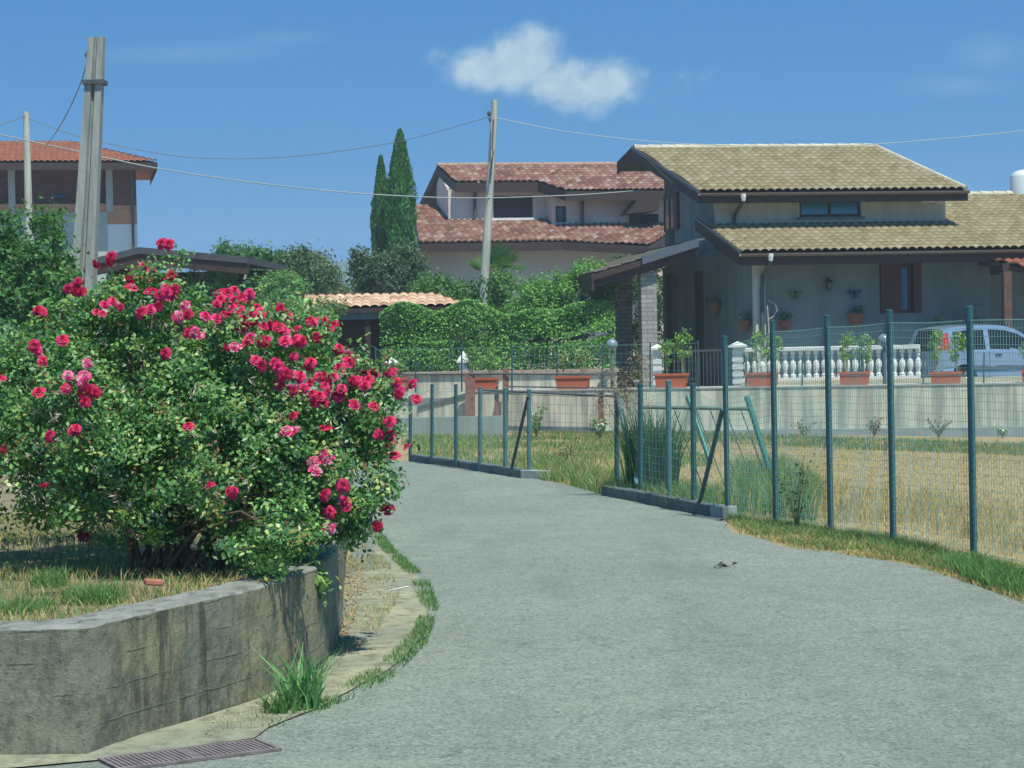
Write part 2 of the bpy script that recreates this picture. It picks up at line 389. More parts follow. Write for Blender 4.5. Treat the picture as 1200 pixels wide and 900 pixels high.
def crown_points(lobes, n, clump=.16, per=22, inner=.45, seed=0):
    """points gathered in clumps through the shells of ellipsoid lobes; lobe = (centre, radii)"""
    c = np.array([l[0] for l in lobes]); r = np.array([l[1] for l in lobes])
    w = (r[:, 0] * r[:, 2] + r[:, 0] * r[:, 1]); w /= w.sum()
    nc = max(3, n // per); k = rng.choice(len(lobes), nc, p=w)
    d = unit(rng.normal(0, 1, (nc, 3))); rad = 1 - (rng.random(nc) ** 1.8) * inner
    rad *= 1 + .14 * np.sin(d[:, 0] * 5 + k) * np.cos(d[:, 2] * 6 + k * 2)
    cc = c[k] + d * r[k] * rad[:, None]
    idx = rng.integers(0, nc, n); sc = clump * rng.uniform(.5, 1.3, nc)
    p = cc[idx] + rng.normal(0, 1, (n, 3)) * sc[idx][:, None] * .6
    return p, unit(unit(d[idx] / r[k][idx]) * .9 + np.array([0, 0, .55]))
def foliage(name, lobes, n, size, cols, parent, wts=None, clump=.16, per=22, inner=.45, asp=.55, flop=.6, droop=.2, mat=None, core=None, zmin=None):
    p, nr = crown_points(lobes, n, clump, per, inner)
    if zmin is not None: k = p[:, 2] > zmin; p = p[k]; nr = nr[k]
    v, f, c = leaves(p, nr, size, asp, cols, wts, flop, droop)
    return np_mesh(name, v, f, mat or attr_mat('leaf'), parent, c)
def blades(name, pos, h, w, cols, wts=None, bend=.45, lean=None, parent=None, mat=None):
    """grass blades: a tapered bent strip of two quads each"""
    n = len(pos); h = h * rng.uniform(.45, 1.25, n); a = rng.uniform(0, 2 * PI, n); d = np.stack([np.cos(a), np.sin(a), np.zeros(n)], 1)
    b2 = rng.uniform(0, 2 * PI, n); s = np.stack([np.cos(b2), np.sin(b2), np.zeros(n)], 1) * (w * rng.uniform(.6, 1.3, n))[:, None] / 2
    bb = (h * bend * rng.uniform(.1, 1.2, n))[:, None]; up = np.array([0, 0, 1.0]); hh = h[:, None]
    m1 = pos + up * hh * .55 + d * bb * .3; m2 = pos + up * hh * .95 + d * bb
    v = np.stack([pos - s, pos + s, m1 + s * .8, m1 - s * .8, m2 + s * .15, m2 - s * .15], 1).reshape(-1, 3)
    i = (np.arange(n) * 6)[:, None]; f = np.concatenate([i + np.array([[0, 1, 2, 3]]), i + np.array([[3, 2, 4, 5]])], 1).reshape(-1, 4)
    return np_mesh(name, v, f, mat or attr_mat('grass_blade', .7, .3, .15), parent, np.repeat(pick_cols(n, cols, wts), 2, 0))
def inpoly(x, y, poly):
    r = np.zeros(len(x), bool); n = len(poly)
    for i in range(n):
        (x0, y0), (x1, y1) = poly[i], poly[i - 1]
        c = ((y0 > y) != (y1 > y)) & (x < (x1 - x0) * (y - y0) / ((y1 - y0) or 1e-9) + x0); r ^= c
    return r
def scatter(poly, n, h=gh, patch=None, off=0.0):
    p = np.array(poly); lo, hi = p.min(0), p.max(0); out = []; tot = 0
    while tot < n:
        q = rng.uniform(lo, hi, (n * 2, 2)); k = inpoly(q[:, 0], q[:, 1], poly)
        if patch:
            s, th = patch; v = np.array([noise.noise(Vector((a * s, b * s, 3.1))) for a, b in q]); k &= (v + rng.uniform(-.25, .25, len(q))) > th
        q = q[k]; out.append(q); tot += len(q)
    q = np.concatenate(out)[:n]
    z = np.array([h(a, b) for a, b in q]) + off
    return np.column_stack([q, z])
GREEN = [(.11, .23, .07), (.15, .29, .09), (.21, .34, .12), (.08, .18, .06)]
DRY = [(.50, .37, .17), (.58, .45, .22), (.42, .31, .14), (.64, .53, .30)]
def trunk(name, pts, r0, r1, mat, parent, n=8):
    mb = MB()
    for q in pts: mb.tube(q, r0 if q is pts[0] else r0 * .45, n, r1 if q is pts[0] else r1 * .4)
    return mb.build(name, mat, parent, True)

def tile_surface(name, mat, parent, poly, z0, pitch, v0, pu=.22, pw=.38, rad=.055, stp=.04):
    """pan tiles: real waves across and steps up the slope, cut to a polygon given in (u, v) on the plane z=z0+pitch*(v-v0)"""
    us = [p[0] for p in poly]; u0, u1 = min(us), max(us); sl = math.sqrt(1 + pitch * pitch); sg = 1 if pitch >= 0 else -1
    bu = sorted(set([round(p[0], 4) for p in poly])); grid = []
    k = math.floor(u0 / pu * 8)
    while k * pu / 8 < u1 + pu / 8: grid.append(k * pu / 8); k += 1
    grid = sorted(set([round(min(max(g, u0), u1), 4) for g in grid] + bu))
    def rngv(u):
        hit = []
        for i in range(len(poly)):
            (a, va), (b, vb) = poly[i], poly[i - 1]
            if abs(a - b) < 1e-6:
                if abs(a - u) < 1e-4: hit += [va, vb]
            elif min(a, b) - 1e-5 <= u <= max(a, b) + 1e-5: hit.append(va + (vb - va) * (u - a) / (b - a))
        return (min(hit), max(hit)) if hit else (0, 0)
    vlo = min(p[1] for p in poly); vhi = max(p[1] for p in poly); W = (vhi - vlo) * sl
    ws = []
    k = 0
    while k * pw < W: ws += [(k * pw + 1e-4, k, 1.0), (min((k + 1) * pw, W) - 1e-4, k, 0.0)]; k += 1
    vs = []; uvs = []; nw = len(ws)
    for u in grid:
        a, b = rngv(u); h = rad * abs(math.cos(PI * u / pu)) ** .8
        for w, kk, top in ws:
            v = (vlo + w / sl) if sg > 0 else (vhi - w / sl); vv = min(max(v, a), b)
            jit = .006 * noise.noise(Vector((math.floor(u / pu) * 3.7, kk * 5.1, 0)))
            z = z0 + pitch * (vv - v0) + h + stp * (1 if top else 0) * .9 + jit + .012
            vs.append((u, vv, z)); uvs.append((u / pu + .5 * 0 + .5, kk + .5))
    fs = []
    for i in range(len(grid) - 1):
        for j in range(nw - 1):
            a, b, c, d = i * nw + j, (i + 1) * nw + j, (i + 1) * nw + j + 1, i * nw + j + 1
            if all(abs(vs[a][1] - vs[d][1]) < 1e-6 and abs(vs[b][1] - vs[c][1]) < 1e-6 for _ in (0,)) and j % 2 == 0: continue
            fs.append((a, b, c, d) if sg > 0 else (d, c, b, a))
    me = bpy.data.meshes.new(name); me.from_pydata(vs, [], fs); uvl = me.uv_layers.new(name='UVMap')
    for pl in me.polygons:
        ui = min(uvs[vi][0] for vi in pl.vertices); wi = min(uvs[vi][1] for vi in pl.vertices)
        for li in pl.loop_indices: uvl.data[li].uv = (math.floor(ui + 1e-3) + .5, wi)
    me.materials.append(mat); o = bpy.data.objects.new(name, me); COL.objects.link(o); o.parent = parent; return o
def slab(mb, poly, z0, pitch, v0, th, drop=0.0):
    top = [(u, v, z0 + pitch * (v - v0) - drop) for u, v in poly]; bot = [(u, v, z - th) for u, v, z in top]
    mb.prism(bot, top)
def wall_holes(mb, axis, c, t0, a0, a1, z0, z1, holes=(), ztop=None):
    """wall in plane axis=c of thickness t0 (signed), spanning a0..a1 and z0..z1, with rectangular openings (a0,a1,z0,z1)"""
    A = sorted(set([a0, a1] + [h for q in holes for h in q[:2]])); Z = sorted(set([z0, z1] + [h for q in holes for h in q[2:]]))
    A = [a for a in A if a0 <= a <= a1]; Z = [z for z in Z if z0 <= z <= z1]
    for i in range(len(A) - 1):
        for j in range(len(Z) - 1):
            am, zm = (A[i] + A[i + 1]) / 2, (Z[j] + Z[j + 1]) / 2
            if any(q[0] < am < q[1] and q[2] < zm < q[3] for q in holes): continue
            lo, hi = min(c, c + t0), max(c, c + t0)
            # faces of neighbouring cells touch inside the wall only
            if axis == 'v': mb.box(A[i], lo, Z[j], A[i + 1], hi, Z[j + 1])
            else: mb.box(lo, A[i], Z[j], hi, A[i + 1], Z[j + 1])

class Frame:
    def __init__(s, px, py, Y, theta, z):
        p = P(px, py, Y); s.o = Vector((p.x, p.y, z)); s.th = theta; s.m = Matrix.Rotation(-theta, 3, 'Z')
    def loc(s, w): return s.m @ (Vector(w) - s.o)
    def _r(s, px, py): return s.loc(CAMP), s.m @ ray(px, py)
    def v(s, px, py, v):
        o, d = s._r(px, py); t_ = (v - o.y) / d.y; q = o + d * t_; return q.x, q.z
    def u(s, px, py, u):
        o, d = s._r(px, py); t_ = (u - o.x) / d.x; q = o + d * t_; return q.y, q.z
    def roof(s, px, py, z0, pitch, v0):
        o, d = s._r(px, py); t_ = (z0 + pitch * (o.y - v0) - o.z) / (d.z - pitch * d.y); q = o + d * t_; return q.x, q.y
    def w(s, u, v, z): return s.o + s.m.transposed() @ Vector((u, v, z))
    def z(s, px, py, z):
        o, d = s._r(px, py); t_ = (z - o.z) / d.z; q = o + d * t_; return q.x, q.y
# ================================================================ SETTING
# ground sheet to the horizon
mb = MB(); Ys = [-40, 0, 14, 18, 20, 23.3, 28, 32, 37, 42, 46, 48, 60, 80, 200, 600, 2500, 7000]; Xs = [-4000, -300, -15, 15, 300, 4000]
for y in Ys:
    for x in Xs: mb.v.append((x, y, gh(x, y) if y < 900 else -.4))
nx = len(Xs)
for i in range(len(Ys) - 1):
    for j in range(nx - 1): mb.f.append((i * nx + j, i * nx + j + 1, (i + 1) * nx + j + 1, (i + 1) * nx + j))
tag(mb.build('ground', m_ground), kind='structure')

# wall line of the retaining wall
WA = P(470, 455, 48.6); WB = P(1200, 449, 45.2)
wdir = Vector((WB.x - WA.x, WB.y - WA.y, 0)).normalized(); wnrm = Vector((-wdir.y, wdir.x, 0))   # wnrm points away from the camera
def wl(px, back=0.0, py=450):
    """point of the retaining wall's front plane seen at px, pushed 'back' behind it"""
    p0 = Vector((WA.x, WA.y, 0)) + wnrm * back; d = ray(px, py); t_ = (p0 - CAMP).dot(wnrm) / d.dot(wnrm); q = CAMP + d * t_; return Vector((q.x, q.y, 0))
def wlz(px, py, back=0.0):
    p0 = Vector((WA.x, WA.y, 0)) + wnrm * back; d = ray(px, py); t_ = (p0 - CAMP).dot(wnrm) / d.dot(wnrm); return CAMP + d * t_
ZW = wlz(960, 452).z; YARD = ZW - .16
print('wall top', ZW, 'foot', wlz(1000, 517).z, gh(*xy(wl(1000))), wlz(700, 503).z)

# yard behind the wall (terrace) : one solid
mb = MB(); a = wl(560, .3); b = WB + wdir * 24 + wnrm * .3; a2 = Vector((WA.x, WA.y, 0)) - wdir * 30 + wnrm * .3
q = [(a2.x, a2.y), (b.x, b.y), (70, 150), (-70, 150)]
mb.prism([(x, y, -.45) for x, y in q], [(x, y, YARD) for x, y in q])
m_yard = simple('yard_paving', (.30, .29, .26), .9, .15, 1.5, .3)
tag(mb.build('yard_ground', m_yard), kind='structure')

# hills
mh = newmat('hill_blue'); t = NT(mh); t.out(t.mix(t.rng(t.noise(.01, 5), .4, .6), (.045, .11, .12), (.07, .14, .13)), .95)
def hill(name, Y, ridge, depth, seed):
    mb = MB(); n = 90; rows = 7; W = ridge
    for j in range(rows):
        f = j / (rows - 1)
        for i in range(n):
            x = W[0] + (W[1] - W[0]) * i / (n - 1)
            hgt = W[2] * (1 + .5 * noise.noise(Vector((x * .0035, seed, 0))) + .18 * noise.noise(Vector((x * .012, seed, 2)))) * math.sin(f * PI / 2) ** .8
            for (cx, ch, cw) in W[3]: hgt += ch * math.exp(-((x - cx) / cw) ** 2) * math.sin(f * PI / 2)
            mb.v.append((x, Y + depth * f, -1 + max(0, hgt)))
    for j in range(rows - 1):
        for i in range(n - 1): mb.f.append((j * n + i, j * n + i + 1, (j + 1) * n + i + 1, (j + 1) * n + i))
    return tag(mb.build(name, mh, None, True), kind='structure')
hp = P(425, 300, 800)
hill('hills', 620, (-700, 700, 15, [(hp.x, 24, 30)]), 200, 4.2)

# ---------------------------------------------------------------- road, apron
base_px = [(-160, 889), (103, 886), (160, 866), (250, 838), (307, 820), (373, 787), (392, 765)]
wall_base = [xy(G(*p)) for p in base_px]
k = -.0868
for Y in (12.6, 14.5, 17, 20, 23.5):
    wall_base.append(((k + (Y - 11.3) * .0007) * Y, Y))
wall_base[0] = (-9, wall_base[1][1] - .03)
print('wall base', [(round(a, 2), round(b, 2)) for a, b in wall_base])
edge_r = [(1200, 707), (1120, 678), (1060, 660), (1000, 651), (930, 642), (860, 624), (846, 608), (705, 580), (690, 574), (626, 561), (482, 541)]
er = [xy(G(*p)) for p in edge_r]
road = [(-9, 1.5), (9, 1.5), (9, 8), (6, 11.0)] + er + [(-4.5, 38.2), (-9, 42.5), (-16, 45.5), (-16, 41), (-9, 37), (-4.6, 33), (-2.6, 27)] + wall_base[::-1]
sheet('road', ragged(road, .3, .05, 1), .006, m_road)
inner = [(300, 858), (345, 836), (440, 786), (480, 750), (495, 715), (480, 678), (446, 645), (428, 615)]
outer = [(340, 852), (400, 826), (457, 800), (500, 757), (514, 715), (502, 680), (462, 645), (440, 615)]
ip = [xy(G(*p)) for p in inner]; op = [xy(G(*p)) for p in outer]
apron = wall_base[:9] + [(-1.25, 16), (-1.1, 16)] + [((a[0] + b[0]) / 2, (a[1] + b[1]) / 2) for a, b in list(zip(ip, op))[::-1]] + [xy(G(300, 868)), xy(G(200, 880)), xy(G(120, 893)), xy(G(-100, 915)), (-9, 8.2)]
sheet('pavement', ragged(apron, .2, .02, 2), .014, m_apron)

# drain grate, a thing set flush in the road
def grate():
    o0 = G(302, 870); o1 = G(118, 893); o1 = o0 + (o1 - o0) * 1.02
    d = (o1 - o0).normalized(); n_ = Vector((-d.y, d.x, 0))
    if n_.y > 0: n_ = -n_
    e = empty('drain_grate', (o0.x, o0.y, .008), math.atan2(d.y, d.x), 'long rusty drain grate sunk in the road edge below the mossy wall', 'drain')
    Lg = (o1 - o0).length; Wg = .27
    fr = MB(); s = 1 if (Vector((math.cos(e.rotation_euler.z), math.sin(e.rotation_euler.z), 0)).cross(n_)).z > 0 else -1
    def bx(m, x0, y0, x1, y1, z0, z1): m.box(x0, min(s * y0, s * y1), z0, x1, max(s * y0, s * y1), z1)
    bx(fr, 0, 0, Lg, .02, 0, .012); bx(fr, 0, Wg - .02, Lg, Wg, 0, .012); bx(fr, 0, .0205, .02, Wg - .0205, 0, .012); bx(fr, Lg - .02, .0205, Lg, Wg - .0205, 0, .012); bx(fr, Lg * .48, .0205, Lg * .48 + .03, Wg - .0205, 0, .010)
    mr_ = simple('rusty_grate', (.19, .16, .155), .9, .3, 12)
    fr.build('frame', mr_, e)
    sl = MB(); x = .03
    while x < Lg - .03: bx(sl, x, .021, x + .015, Wg - .021, 0, .011); x += .022
    sl.build('slats', mr_, e)
    b = MB(); bx(b, .002, .002, Lg - .002, Wg - .002, -.008, .003); b.build('channel', simple('drain_dark', (.12, .10, .10), .95, .2, 9), e)
grate()

# ---------------------------------------------------------------- planter wall (left) and its bed
WT = .55
def planter_wall():
    base = wall_base; e = empty('planter_wall', (base[1][0], base[1][1], 0), 0, 'low mossy concrete planter wall that bends along the road under the rose bush', 'wall')
    ox, oy = base[1]
    # resample
    pts = []; 
    for i in range(len(base) - 1):
        a, b = Vector(base[i]), Vector(base[i + 1]); n = max(1, int((b - a).length / .05)) if i < 9 else max(1, int((b - a).length / .3))
        for q in range(n): pts.append(a.lerp(b, q / n))
    pts.append(Vector(base[-1])); n = len(pts)
    nr = []
    for i in range(n):
        d = (pts[min(i + 1, n - 1)] - pts[max(i - 1, 0)]).normalized(); nr.append(Vector((d.y, -d.x)))   # outward (to the road)
    nz = 14; vs = []; fs = []
    rows = [(0, -.06 + (WT + .06) * j / nz) for j in range(nz + 1)] + [(-.015, WT + .012)] + [(-.06 - .16 * j / 4, WT + .014) for j in range(5)] + [(-.23, WT - .01), (-.235, .3)]
    for i, p in enumerate(pts):
        for j, (o_, z) in enumerate(rows):
            w = Vector((p.x, p.y, z)); amp = .007 if j > 0 else 0
            nn = noise.noise(w * 6) * amp + noise.noise(w * 22) * amp * .5
            bz = (z % .165) / .165; step = 0
            q = p + nr[i] * (o_ + nn + step + (.0 if j < nz else 0))
            vs.append((q.x - ox, q.y - oy, z + (noise.noise(w * 9) * .008 if j >= nz else 0) + gh(p.x, p.y)))
    m = len(rows)
    for i in range(n - 1):
        for j in range(m - 1): fs.append((i * m + j, (i + 1) * m + j, (i + 1) * m + j + 1, i * m + j + 1))
    def part(name, sel, mat):
        mbx = MB(); mbx.v = vs; mbx.f = [f for f in fs if sel(f[0] % m)]
        o = mbx.build(name, mat, e); bpy_clean(o); return o
    part('wall_face', lambda j: j < nz, m_wall_bed); part('wall_top', lambda j: j >= nz, m_cap)
def bpy_clean(o):
    import bmesh
    bm = bmesh.new(); bm.from_mesh(o.data); bmesh.ops.delete(bm, geom=[v for v in bm.verts if not v.link_faces], context='VERTS'); bm.to_mesh(o.data); bm.free()
planter_wall()
def bedh(x, y): return .50 + .07 * noise.noise(Vector((x * .9, y * .9, 0))) + .05 * max(0, min(1, (-x - 1.2) / 2)) * max(0, min(1, (y - 9.5) / 2))
bed = []
for i, p in enumerate(wall_base):
    a = Vector(wall_base[max(i - 1, 0)]); b = Vector(wall_base[min(i + 1, len(wall_base) - 1)]); d = (b - a).normalized(); bed.append((p[0] - d.y * .16, p[1] + d.x * .16))
bed += [(-6, 27), (-9, 30)]
bed[0] = (-9, bed[1][1])
# soil sheet as a fine grid cut to the bed
sheet('bed_soil', bed, 0, m_soil, h=bedh, step=.12)
# the grid above only samples at the bands' ends, so blades hide its facets

# ---------------------------------------------------------------- retaining wall
foot = lambda p: gh(p.x, p.y)
def rwall():
    p0 = wl(960); ang = math.atan2(wdir.y, wdir.x)
    e = empty('retaining_wall', (p0.x, p0.y, 0), ang, 'long streaked pale concrete retaining wall below the terrace of the tan roofed house', 'wall')
    def U(px, py=450): q = wl(px, 0, py); return (q - Vector((p0.x, p0.y, 0))).dot(wdir)
    uL = U(547); uLL = U(470) - 26; uR = U(1200) + 24
    mb = MB(); step = .35
    u = uL; n = 0; zt = ZW
    us = []
    while u < uR: us.append(u); u += step
    us.append(uR)
    for a, b in zip(us, us[1:]): mb.box(a, 0, -.9, b, .22, zt - .03)
    mb2 = mb.build('wall_face', m_ret, e)
    cp = MB(); cp.box(uL, -.02, zt - .029, uR, .95, zt); cp.build('coping', simple('coping_cement', (.42, .42, .38), .9, .2, 4), e)
    # left of the steps the top runs down with the ramp
    rp = MB(); q = [(uL - .002, zt - .05), (U(490, 475), wlz(487, 476).z), (uLL, wlz(487, 476).z - .5), (uLL, -.9), (uL - .002, -.9)]
    rp.prism([(a, 0, z) for a, z in q], [(a, .22, z) for a, z in q]); o = rp.build('ramp_wall', m_ret, e)
    rc = MB(); a0 = (uL - .004, zt - .045); a1 = (U(490, 475), wlz(487, 476).z + .004)
    rc.prism([(a0[0], -.03, a0[1]), (a1[0], -.03, a1[1]), (a1[0], -.03, a1[1] - .09), (a0[0], -.03, a0[1] - .09)], [(a0[0], .3, a0[1]), (a1[0], .3, a1[1]), (a1[0], .3, a1[1] - .09), (a0[0], .3, a0[1] - .09)])
    rc.build('ramp_coping', m_kerb, e)
    ft = MB(); ft.box(uL - 1, -.16, -1.0, uR, -.003, wlz(800, 505).z + .02); ft.build('footing', m_ret_foot, e)
    # low back wall with tile coping behind the planters
    e2 = empty('parapet_wall', (p0.x, p0.y, 0), ang, 'low pale wall capped with reddish tiles between the planters and the clipped hedge', 'wall')
    zb = wlz(600, 434, 1.0).z; q0 = (wl(440, 1.0) - Vector((p0.x, p0.y, 0))).dot(wdir); q1 = (wl(722, 1.0) - Vector((p0.x, p0.y, 0))).dot(wdir)
    bw = MB(); bw.box(q0 - 14, .96, YARD - .5, q1, 1.16, zb - .085); bw.build('wall_face', m_ret, e2)
    ct = MB(); u = q0 - 14
    while u < q1:
        ct.box(u, .90, zb - .084, min(u + .29, q1 + .03), 1.24, zb + .006 * noise.noise(Vector((u, 0, 0)))); u += .30
    ct.build('tile_coping', simple('coping_tile', (.46, .33, .25), .85, .25, 3), e2)
    return e, zb
RW, ZB = rwall()
# low grey block wall in front with planks
def at_ground_line(px, Y): d = ray(px, 450); return (d.x / d.y * Y, Y)
yb = 45.5
q0 = P(472, 500, yb); q1 = P(592, 488, yb); zt_ = P(560, 488, yb).z
mb = MB(); mb.box(q0.x - 3, yb, -.8, q1.x, yb + .2, zt_); o = mb.build('low_wall', m_low); tag(o, 'low grey block wall in the lawn in front of the ramp', 'wall')
for (xa, ya, xb, yb_) in ((532, 502, 566, 505), (560, 506, 584, 508)):
    a = G(xa, ya + 2, .05); b = G(xb, yb_ + 2, .03); mb = MB(); mb.bar(a, b, .12, .06)
    o = mb.build('wooden_plank', simple('plank_wood', (.45, .28, .15), .8, .3, 8)); tag(o, 'weathered plank lying in the grass at the low wall, ' + ('left of the two' if xa == 532 else 'right of the two'), 'plank', 'planks lying by the low wall')

# ---------------------------------------------------------------- kerbs
def kerb(pxs, label, mat, endmat=None, h=.13, w=.16):
    pts = [G(*p) for p in pxs]; mb = MB(); e = bpy.data.objects.new('kerb', None); COL.objects.link(e); e.location = pts[0]; tag(e, label, 'kerb', 'kerbs under the green fences')
    def seg(a, b, m):
        n = max(1, int((b - a).length / .5)); d = (b - a).normalized(); s = Vector((-d.y, d.x, 0)) * w
        if s.y < 0: s = -s
        for i in range(n):
            p = a.lerp(b, i / n) - pts[0]; q = a.lerp(b, (i + 1) / n) - d * .006 - pts[0]
            z0 = Vector((0, 0, -.1)); z1 = Vector((0, 0, h + .006 * noise.noise(p * 5)))
            m.prism([p + z0, q + z0, q + s + z0, p + s + z0], [p + z1, q + z1, q + s + z1, p + s + z1])
    for a, b in zip(pts[:-2], pts[1:-1]): seg(a, b, mb)
    bevel(mb.build('kerb_stone', mat, e), .012)
    m2 = MB(); seg(pts[-2], pts[-1], m2); bevel(m2.build('end_stone', endmat or mat, e), .012)
kerb([(705, 581), (770, 593), (832, 606), (848, 608)], 'dark concrete kerb under the pen of short green posts', m_kerb, m_kerb2)
kerb([(480, 541), (540, 549), (610, 561), (640, 562)], 'dark concrete kerb with a pale end stone, far side of the road by the roses', m_kerb, m_kerb2)

# ---------------------------------------------------------------- fences
def green(c=(.035, .16, .15)): return simple('green_post_paint', c, .45, .15, 10, .1, .5)
m_gp = simple('green_post_paint', (.022, .095, .105), .5, .2, 10, .1, .5)
m_gp2 = simple('green_brace_paint', (.02, .16, .12), .45, .15, 10, .1, .5)
m_gpale = simple('faded_green_paint', (.08, .18, .19), .6, .25, 8, .1, .4)
m_wire = simple('green_wire', (.16, .32, .30), .5, .1, 10, 0, .5)
m_rust = simple('rusty_steel', (.26, .13, .10), .85, .3, 8)
m_dk = simple('dark_rail', (.08, .09, .10), .7, .2, 8)
def in_plane(A, B, px, py):
    d = Vector((B.x - A.x, B.y - A.y, 0)).normalized(); n_ = Vector((-d.y, d.x, 0)); r = ray(px, py); t_ = (A - CAMP).dot(n_) / r.dot(n_); return CAMP + r * t_
def post(e, o, base, top, r, mat, name='post', box=False, cap=True):
    mb = MB(); b = Vector(base) - o; t_ = Vector(top) - o
    if box: mb.bar(b, t_, r * 2, r * 2)
    else: mb.tube([b, t_], r, 10)
    p = mb.build(name, mat, e, not box)
    if cap and not box:
        c = MB(); c.lathe([(r * 1.06, 0), (r * 1.06, .018), (r * .8, .024)], t_, 10); c.build('cap', mat, p, True)
    return p
def wire_panel(e, o, runs, dv, dh, r, mat=None, name='wire_mesh'):
    """runs: list of (bottom0, top0, bottom1, top1)"""
    mb = MB()
    for b0, t0, b1, t1 in runs:
        b0, t0, b1, t1 = (Vector(x) - o for x in (b0, t0, b1, t1)); Lr = (b1 - b0).length; n = max(1, round(Lr / dv)); m = max(1, round(((t0 - b0).length + (t1 - b1).length) / 2 / dh))
        for i in range(n): f = (i + .5) / n; mb.tube([b0.lerp(b1, f), t0.lerp(t1, f) + Vector((0, 0, .006 * math.sin(i * 1.7)))], r, 3, cap=False)
        for j in range(m + 1): f = j / m; mb.tube([b0.lerp(t0, f) + Vector((0, -.004, 0)), (b0.lerp(t0, f) + b1.lerp(t1, f)) / 2 + Vector((0, -.004, -.012)), b1.lerp(t1, f) + Vector((0, -.004, 0))], r * (1.9 if j in (0, m) else 1), 3, cap=False)
    return mb.build(name, mat or m_wire, e)
# near tall fence
A = G(1142, 652); B = G(850, 607); o0 = B.copy(); dAB = (A - B).normalized()
print('near fence', A, B, (A - B).length / 4)
e = empty('wire_fence', o0, 0, 'tall green wire fence on round posts along the dry field, nearest the road', 'fence')
lst = [((849, 396), 604, m_gp), ((905, 378), 611, m_gp), ((969, 372), 622, m_gp), ((1042, 366), 630, m_gp), ((1136, 362), 652, m_gp)]
pb = []
for (tx, ty), by, mt in lst:
    bx = tx + (by - ty) * .018; b = in_plane(A, B, bx, by); b.z = gh(b.x, b.y) - .05; tp = in_plane(A, B, tx, ty)
    tp = b + (tp - b) * 1.0; pb.append((b, tp)); post(e, o0, b, tp, .029, mt)
for s_ in (1, 2):
    q = pb[4][0] + dAB * 2.1 * s_; pb.append((Vector((q.x, q.y, gh(q.x, q.y))), Vector((q.x + .02, q.y, pb[4][1].z)))); post(e, o0, *pb[-1], .029, m_gp)
runs = []
for (b0, t0), (b1, t1) in zip(pb, pb[1:]):
    f = lambda b, t_: (b + Vector((0, -.034, .07)), b + (t_ - b) * .955 + Vector((0, -.034, 0)))
    runs.append((*f(b0, t0), *f(b1, t1)))
wire_panel(e, o0, runs, .045, .062, .0019)
# pen of short posts
A2 = G(850, 607); B2 = G(723, 578); o0 = B2.copy()
e = empty('short_wire_fence', o0, 0, 'short green wire fence standing on the dark kerb beside the tall fence', 'fence')
pb = []
for (tx, ty, bx, mt) in [(723, 462, 723.5, m_gp), (751, 452, 751.5, m_gp), (784, 448, 785, m_gpale), (813, 452, 814, m_gp)]:
    b = in_plane(A2, B2, bx, 580) + Vector((0, .1, 0)); tp = in_plane(A2, B2, tx, ty) + Vector((0, .1, 0)); b.z = gh(b.x, b.y); pb.append((b, tp)); post(e, o0, b, tp, .033, mt)
b = in_plane(A2, B2, 820, 592) + Vector((0, .05, 0)); post(e, o0, b, in_plane(A2, B2, 847, 480) + Vector((0, .03, 0)), .026, m_gp, 'brace', cap=False)
b = in_plane(A2, B2, 748, 570) + Vector((0, .18, 0)); post(e, o0, b, in_plane(A2, B2, 726, 470) + Vector((0, .18, 0)), .035, m_gpale, 'brace', cap=False)
endb, endt = Vector((A2.x, A2.y, gh(A2.x, A2.y))), in_plane(A2, B2, 849, 470)
pe = pb + [(endb + Vector((-.03, .1, 0)), endt + Vector((-.03, .1, 0)))]
wire_panel(e, o0, [(b0 + Vector((0, -.04, .12)), t0 + Vector((0, -.04, -.04)), b1 + Vector((0, -.04, .12)), t1 + Vector((0, -.04, -.04))) for (b0, t0), (b1, t1) in zip(pe, pe[1:])], .07, .09, .0013)
# leaning frame behind it
Y = 26.2; q = lambda x, y, dy=0: P(x, y, Y + dy)
o0 = G(880, 590); e = empty('leaning_frame', o0, 0, 'old green tube frame with slanting wires leaning behind the short fence', 'frame')
for a, b, r_, nm, mt in (((875, 465), (915, 592), .036, 'side_tube', m_gp2), ((806, 465), (832, 540), .034, 'side_tube', m_gp2), ((752, 477), (877, 479), .026, 'top_rail', simple('dull_green_rail', (.12, .17, .14), .7, .2, 8))):
    A_ = q(*a, 0 if nm == 'side_tube' else -.07); B_ = q(*b, -.5 if nm == 'side_tube' else -.07); post(e, o0, B_, A_, r_, mt, nm, cap=False)
mb = MB()
for x in (790, 816, 832, 850, 868): mb.tube([q(x, 480) - o0, q(x + 34, 572, -.3) - o0], .009, 4)
mb.build('bars', m_dk, e)
# far fence on the kerb by the roses
A3 = G(480, 541); B3 = G(625, 562); o0 = A3.copy()
e = empty('far_wire_fence', o0, 0, 'green wire fence of six thin posts on the far kerb right of the roses', 'fence')
pb = []
for (x, ty, mt) in [(436, 452, m_gp), (459, 452, m_gp), (480.5, 466, m_gp), (506, 452, m_gp), (534, 452, m_gp), (562.5, 455, m_gpale), (592, 456, m_gpale), (620, 458, m_gpale)]:
    b = in_plane(A3, B3, x, 550) + Vector((0, .1, 0)); b.z = gh(b.x, b.y); tp = in_plane(A3, B3, x, ty) + Vector((0, .1, 0)); pb.append((b, tp)); post(e, o0, b, tp, .034 if mt is m_gpale else .03, mt)
post(e, o0, in_plane(A3, B3, 598, 556) + Vector((0, .02, 0)), in_plane(A3, B3, 619, 464) + Vector((0, .03, 0)), .024, m_dk, 'brace', cap=False)
wire_panel(e, o0, [(b0 + Vector((0, -.04, .12)), t0 + Vector((0, -.04, -.04)), b1 + Vector((0, -.04, .12)), t1 + Vector((0, -.04, -.04))) for (b0, t0), (b1, t1) in zip(pb, pb[1:])], .09, .11, .0013)
